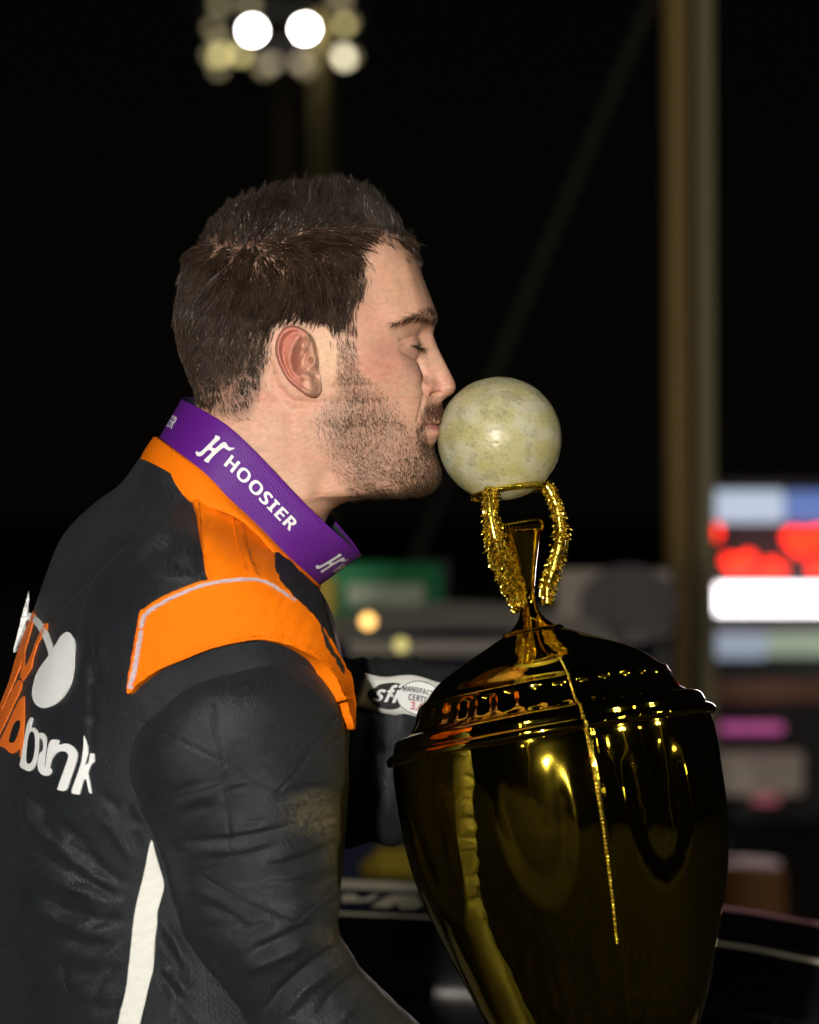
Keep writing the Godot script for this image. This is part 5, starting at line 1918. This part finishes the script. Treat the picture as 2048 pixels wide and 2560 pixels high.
	t = thing("orange_drum", "worn orange traffic drum right of the trophy behind the car", "drum", Vector3(far_at(1850, 0, 8.0).x, 0, far_at(0, 0, 8.0).z))
	var dr := MB.new()
	var dh := far_at(0, 2150, 8.0).y
	lathe(dr, [[0.0, dh], [0.10, dh - 0.005], [0.115, dh - 0.03], [0.12, dh * 0.7], [0.135, dh * 0.68], [0.14, dh * 0.35], [0.16, dh * 0.33], [0.17, 0.02], [0.2, 0.0]], 32)
	put("shell", dr, M.orange_drum, t)
	# lamps behind the photographer, which the gold mirrors
	var spots := [[-9.0, 11.0, 22.0, "floodlight mast behind the photographer over the pit wall"], [16.0, 11.0, 14.0, "floodlight mast standing beside the pit entry"], [26.0, 12.0, 4.0, "floodlight mast at the end of the grandstand"]]
	for k in spots.size():
		var s: Array = spots[k]
		var at := Vector3(s[0], 0, s[2])
		t = thing("floodlight_mast_%03d" % (k + 2), s[3], "light mast", at)
		pole(t, "pole", Vector3.ZERO, Vector3(0, s[1], 0), 0.2, M.timber, 0.15)
		var to := (Vector3(0, 1.2, 0) - at).normalized()
		var side := to.cross(Vector3.UP).normalized()
		for j in 4:
			var l := MB.new()
			var p := Vector3(0, s[1] + (0.7 if j > 1 else 0.0), 0) + side * (0.55 if j % 2 else -0.55) + to * 0.25
			lathe(l, [[0.0, 0.28], [0.2, 0.2], [0.28, 0.0], [0.2, -0.05], [0.0, -0.07]], 20)
			var n := put("lamp_lens", l, M.lamp_hot, t)
			n.position = p
			n.basis = Basis(side, -to, side.cross(-to))
		var li := OmniLight3D.new()
		li.name = "floodlight"
		t.add_child(li, true)
		li.position = Vector3(0, s[1] + 0.35, 0) + to * 0.9
		li.light_energy = [50.0, 11.0, 10.0][k]
		li.light_size = 0.5
		li.omni_range = 200.0
		li.omni_attenuation = 2.0
		li.light_color = Color(1, 0.96, 0.88)
		li.shadow_enabled = true
	# unseen lamps added round the photographer, only for the gold to mirror
	var row := [[2.2, 2.6, 5.5], [3.4, 3.3, 4.8], [4.6, 2.4, 4.0], [5.2, 3.7, 2.6], [6.0, 2.9, 1.4], [5.5, 2.3, 0.2], [-2.6, 3.1, 5.6]]
	for k in row.size():
		var at := Vector3(row[k][0], row[k][1], row[k][2])
		var st := thing("added_lamp_stand" if k == 0 else "added_lamp_stand_%03d" % k, "unseen lamp on a thin stand added only for the gold to mirror", "lamp", Vector3(at.x, 0, at.z), "added mirror lamps")
		pole(st, "pole", Vector3.ZERO, Vector3(0, at.y, 0), 0.02, M.steel_dark)
		var bl2 := MB.new()
		lathe(bl2, [[0.0, 0.05], [0.04, 0.04], [0.05, 0.0], [0.04, -0.04], [0.0, -0.05]], 16)
		put("lamp_bulb", bl2, M.lamp_added, st).position = Vector3(0, at.y + 0.05, 0)

# ---- the scene ----------------------------------------------------------
func _ready() -> void:
	# camera
	var cam := Camera3D.new()
	cam.name = "camera"
	add_child(cam)
	cam.position = Vector3(0, EYE, D)
	cam.near = 0.1
	cam.far = 900.0
	var lens := CameraAttributesPhysical.new()
	lens.frustum_focal_length = 12.0 * D / (1280.0 / S)
	lens.frustum_focus_distance = D - 0.035
	lens.exposure_aperture = lens.frustum_focal_length / 25.0
	lens.frustum_near = 0.1
	lens.frustum_far = 900.0
	lens.exposure_multiplier = 1.0
	cam.attributes = lens
	cam.current = true
	# night sky
	var we := WorldEnvironment.new()
	we.name = "world_environment"
	var env := Environment.new()
	env.background_mode = Environment.BG_SKY
	var sky := Sky.new()
	var sm := ProceduralSkyMaterial.new()
	sm.sky_top_color = lin(0.0008, 0.0008, 0.0010)
	sm.sky_horizon_color = lin(0.0016, 0.0014, 0.0010)
	sm.ground_bottom_color = lin(0.0010, 0.0009, 0.0007)
	sm.ground_horizon_color = lin(0.0012, 0.0010, 0.0008)
	sky.sky_material = sm
	env.sky = sky
	env.tonemap_mode = Environment.TONE_MAPPER_LINEAR
	env.tonemap_exposure = 1.0
	env.sdfgi_enabled = true
	env.ssao_enabled = true
	env.ssil_enabled = true
	we.environment = env
	add_child(we)
	# the photographer's flash, on its bracket left of the lens
	var fl := thing("camera_flash", "small flash unit firing beside the lens", "flash", Vector3(-0.28, EYE + 0.22, D + 0.02))
	mat("flash_body", lin(0.02, 0.02, 0.02), 0.5)
	glow("flash_light", Color(1, 0.97, 0.92), 30.0)
	var fb := MB.new()
	box(fb, Vector3(0, 0, 0.05), Vector3(0.08, 0.06, 0.09), 0.006)
	put("housing", fb, M.flash_body, fl)
	fb = MB.new()
	box(fb, Vector3(0, 0, 0.002), Vector3(0.066, 0.044, 0.004), 0.001)
	put("flash_lens", fb, M.flash_light, fl)
	var key := SpotLight3D.new()
	key.name = "flash"
	fl.add_child(key)
	key.position = Vector3(0, 0, -0.006)
	key.light_size = 0.03
	key.spot_angle = 24.0
	key.spot_angle_attenuation = 0.35
	key.spot_range = 80.0
	key.spot_attenuation = 2.0
	key.light_energy = 9.4
	key.light_color = Color(1.0, 0.965, 0.91)
	key.shadow_enabled = true
	key.look_at(Vector3(0.02, EYE - 0.02, 0.0))

	rng.seed = 7
	noise.seed = 3
	noise.frequency = 0.05
	noise.fractal_octaves = 3
	materials()
	build_place()
	print("place ", Time.get_ticks_msec())
	var person := thing("person", "dark haired bearded man in black and orange racing suit kissing a globe", "person", Vector3.ZERO)
	build_body(person)
	print("body ", Time.get_ticks_msec())
	build_hair(person)
	print("hair ", Time.get_ticks_msec())
	build_suit(person)
	build_strap(person)
	print("suit ", Time.get_ticks_msec())
	build_trophy(person)
	print("trophy ", Time.get_ticks_msec())

func materials() -> void:
	var m := mat("skin", Color.WHITE, 0.48)
	m.vertex_color_use_as_albedo = true
	m.subsurf_scatter_enabled = true
	m.subsurf_scatter_strength = 0.08
	m.normal_enabled = true
	m.normal_texture = noise_tex(0.085, true, 5.0, 5, 3)
	m.normal_scale = 0.5
	m.uv1_triplanar = true
	m.uv1_scale = Vector3.ONE * 20.0
	m = mat("hair", Color.WHITE, 0.42)
	m.vertex_color_use_as_albedo = true
	m.metallic_specular = 0.24
	m = mat("hair_shiny", Color.WHITE, 0.22)
	m.vertex_color_use_as_albedo = true
	m.metallic_specular = 0.6
	var weave := cloth_weave()
	var grain := noise_tex(0.11, false, 1.0, 31, 3)
	var ramp := Gradient.new()
	ramp.set_color(0, lin(0.10, 0.10, 0.10))
	ramp.set_color(1, lin(0.95, 0.95, 0.95))
	grain.color_ramp = ramp
	var grain_soft := noise_tex(0.11, false, 1.0, 33, 3)
	var ramp2 := Gradient.new()
	ramp2.set_color(0, lin(0.66, 0.66, 0.66))
	ramp2.set_color(1, lin(1, 1, 1))
	grain_soft.color_ramp = ramp2
	m = mat("suit", Color.WHITE, 0.46)
	m.metallic_specular = 0.44
	m.albedo_texture = grain
	m.vertex_color_use_as_albedo = true
	m.rim_enabled = true
	m.rim = 0.05
	m.rim_tint = 0.0
	_cloth(m, weave, 1.0, 13.0)
	m = mat("suit_plain", lin(0.011, 0.013, 0.017), 0.6)
	m.metallic_specular = 0.3
	m.rim_enabled = true
	m.rim = 0.05
	_cloth(m, weave, 0.35)
	m = mat("orange", lin(1.0, 0.215, 0.002), 0.62)
	m.metallic_specular = 0.25
	m.rim_enabled = true
	m.rim = 0.05
	m.rim_tint = 0.8
	_cloth(m, weave, 0.9, 13.0)
	m.albedo_texture = grain_soft
	m = mat("orange_dark", lin(0.42, 0.10, 0.006), 0.7)
	m = mat("reflective", lin(0.50, 0.40, 0.44), 0.45)
	_cloth(m, weave, 0.4)
	m = mat("badge_dark", lin(0.012, 0.013, 0.016), 0.6)
	_cloth(m, weave, 0.5)
	m = mat("thread", lin(0.006, 0.006, 0.007), 0.8)
	m = mat("white_cloth", lin(0.62, 0.64, 0.62), 0.65)
	_cloth(m, weave, 0.3)
	m = mat("white_print", lin(0.70, 0.73, 0.76), 0.55)
	m = mat("orange_print", lin(0.80, 0.17, 0.02), 0.55)
	m = mat("red_print", lin(0.45, 0.02, 0.04), 0.6)
	m = mat("purple", lin(0.115, 0.007, 0.27), 0.5)
	m.rim_enabled = true
	m.rim = 0.05
	m.rim_tint = 0.6
	_cloth(m, weave, 0.8, 12.0)
	m.albedo_texture = grain_soft
	m = mat("navy_cloth", lin(0.02, 0.025, 0.04), 0.6)
	# metal and stone
	m = mat("gold", lin(0.80, 0.60, 0.055), 0.05, 1.0)
	m.normal_enabled = true
	m.normal_texture = noise_tex(0.012, true, 6.0, 8, 3)
	m.normal_scale = 0.03
	m.uv1_triplanar = true
	m.uv1_scale = Vector3(3, 3, 3)
	m = mat("gold_rough", lin(0.88, 0.68, 0.10), 0.22, 1.0)
	m = mat("globe", Color.WHITE, 0.46)
	m.vertex_color_use_as_albedo = true
	m.clearcoat_enabled = true
	m.clearcoat = 0.3
	m.clearcoat_roughness = 0.34
	m.subsurf_scatter_enabled = true
	m.subsurf_scatter_strength = 0.15
	m = mat("black_wood", lin(0.01, 0.01, 0.01), 0.25)
	# the place
	m = mat("clay", lin(0.055, 0.036, 0.022), 0.9)
	m.albedo_texture = noise_tex(0.02, false, 4.0, 12, 4)
	m.uv1_triplanar = true
	m.uv1_world_triplanar = true
	m.uv1_scale = Vector3.ONE * 0.35
	mat("timber", lin(0.30, 0.24, 0.09), 0.8)
	mat("dull_metal", lin(0.013, 0.011, 0.006), 0.7)
	mat("rust_post", lin(0.22, 0.145, 0.04), 0.7)
	mat("galvanised", lin(0.24, 0.22, 0.13), 2.0)
	mat("steel_dark", lin(0.03, 0.03, 0.03), 0.6)
	mat("green_sign", lin(0.015, 0.27, 0.10), 0.6)
	mat("pale_green", lin(0.62, 0.72, 0.58), 0.6)
	mat("yellow_sign", lin(0.50, 0.36, 0.03), 0.6)
	mat("beige_sign", lin(0.80, 0.70, 0.62), 0.6)
	mat("navy_sign", lin(0.22, 0.19, 0.22), 0.6)
	mat("brown_sign", lin(0.35, 0.16, 0.11), 0.6)
	mat("grey_paint", lin(0.75, 0.70, 0.64), 0.5)
	mat("blue_paint", lin(0.014, 0.022, 0.07), 0.5)
	mat("black_panel", lin(0.01, 0.01, 0.01), 0.6)
	mat("car_black", lin(0.006, 0.006, 0.008), 0.16)
	mat("cream_paint", lin(0.70, 0.65, 0.52), 0.5)
	mat("navy_paint", lin(0.012, 0.017, 0.035), 0.4)
	mat("pink_trim", lin(0.60, 0.30, 0.34), 0.35)
	mat("rubber", lin(0.02, 0.02, 0.02), 0.9)
	mat("orange_drum", lin(0.40, 0.17, 0.05), 0.6)
	# what glows
	glow("lamp_hot", Color(1, 0.98, 0.95), 60.0)
	glow("lamp_warm", lin(0.85, 0.75, 0.50), 5.0)
	glow("lamp_olive", lin(0.60, 0.50, 0.20), 3.6)
	glow("lamp_dim", lin(0.50, 0.40, 0.28), 2.2)
	glow("lamp_faint", lin(0.30, 0.25, 0.13), 2.0)
	glow("lamp_added", lin(1.0, 0.86, 0.60), 40.0)
	glow("lamp_amber", lin(1.0, 0.55, 0.15), 3.0)
	glow("lamp_yellow", lin(0.7, 0.6, 0.2), 1.3)
	glow("screen_pale", lin(0.50, 0.58, 0.72), 1.0)
	glow("screen_blue", lin(0.14, 0.24, 0.60), 0.8)
	glow("led_red", lin(1.0, 0.02, 0.005), 4.0)
	glow("bar_white", lin(1.0, 0.93, 0.95), 5.0)
	glow("bar_pink", lin(1.0, 0.35, 0.5), 1.5)
	glow("screen_low", lin(0.36, 0.42, 0.52), 0.8)
	glow("screen_green", lin(0.34, 0.42, 0.30), 0.8)
	glow("strip_purple", lin(0.55, 0.10, 0.32), 0.7)
	glow("strip_pink", lin(0.5, 0.12, 0.16), 0.5)

func cloth_weave() -> Array:
	# a twill: fine diagonal ribs, with a few brighter fibres
	var n := 256
	var im := Image.create(n, n, false, Image.FORMAT_RGBA8)
	var r := RandomNumberGenerator.new()
	r.seed = 21
	for y in n:
		for x in n:
			var d := float((x + y * 2) % 8) / 8.0
			var h := 0.5 + 0.28 * sin(d * TAU) + 0.12 * sin(TAU * float((x * 2 - y) % 16) / 16.0) + 0.16 * r.randf_range(-1, 1)
			im.set_pixel(x, y, Color(h, h, h))
	return [ImageTexture.create_from_image(im)]

func _cloth(m: StandardMaterial3D, weave: Array, deep: float, times := 34.0) -> void:
	m.heightmap_enabled = true
	m.heightmap_texture = weave[0]
	m.heightmap_scale = deep * 0.1
	m.uv1_triplanar = true
	m.uv1_scale = Vector3.ONE * times
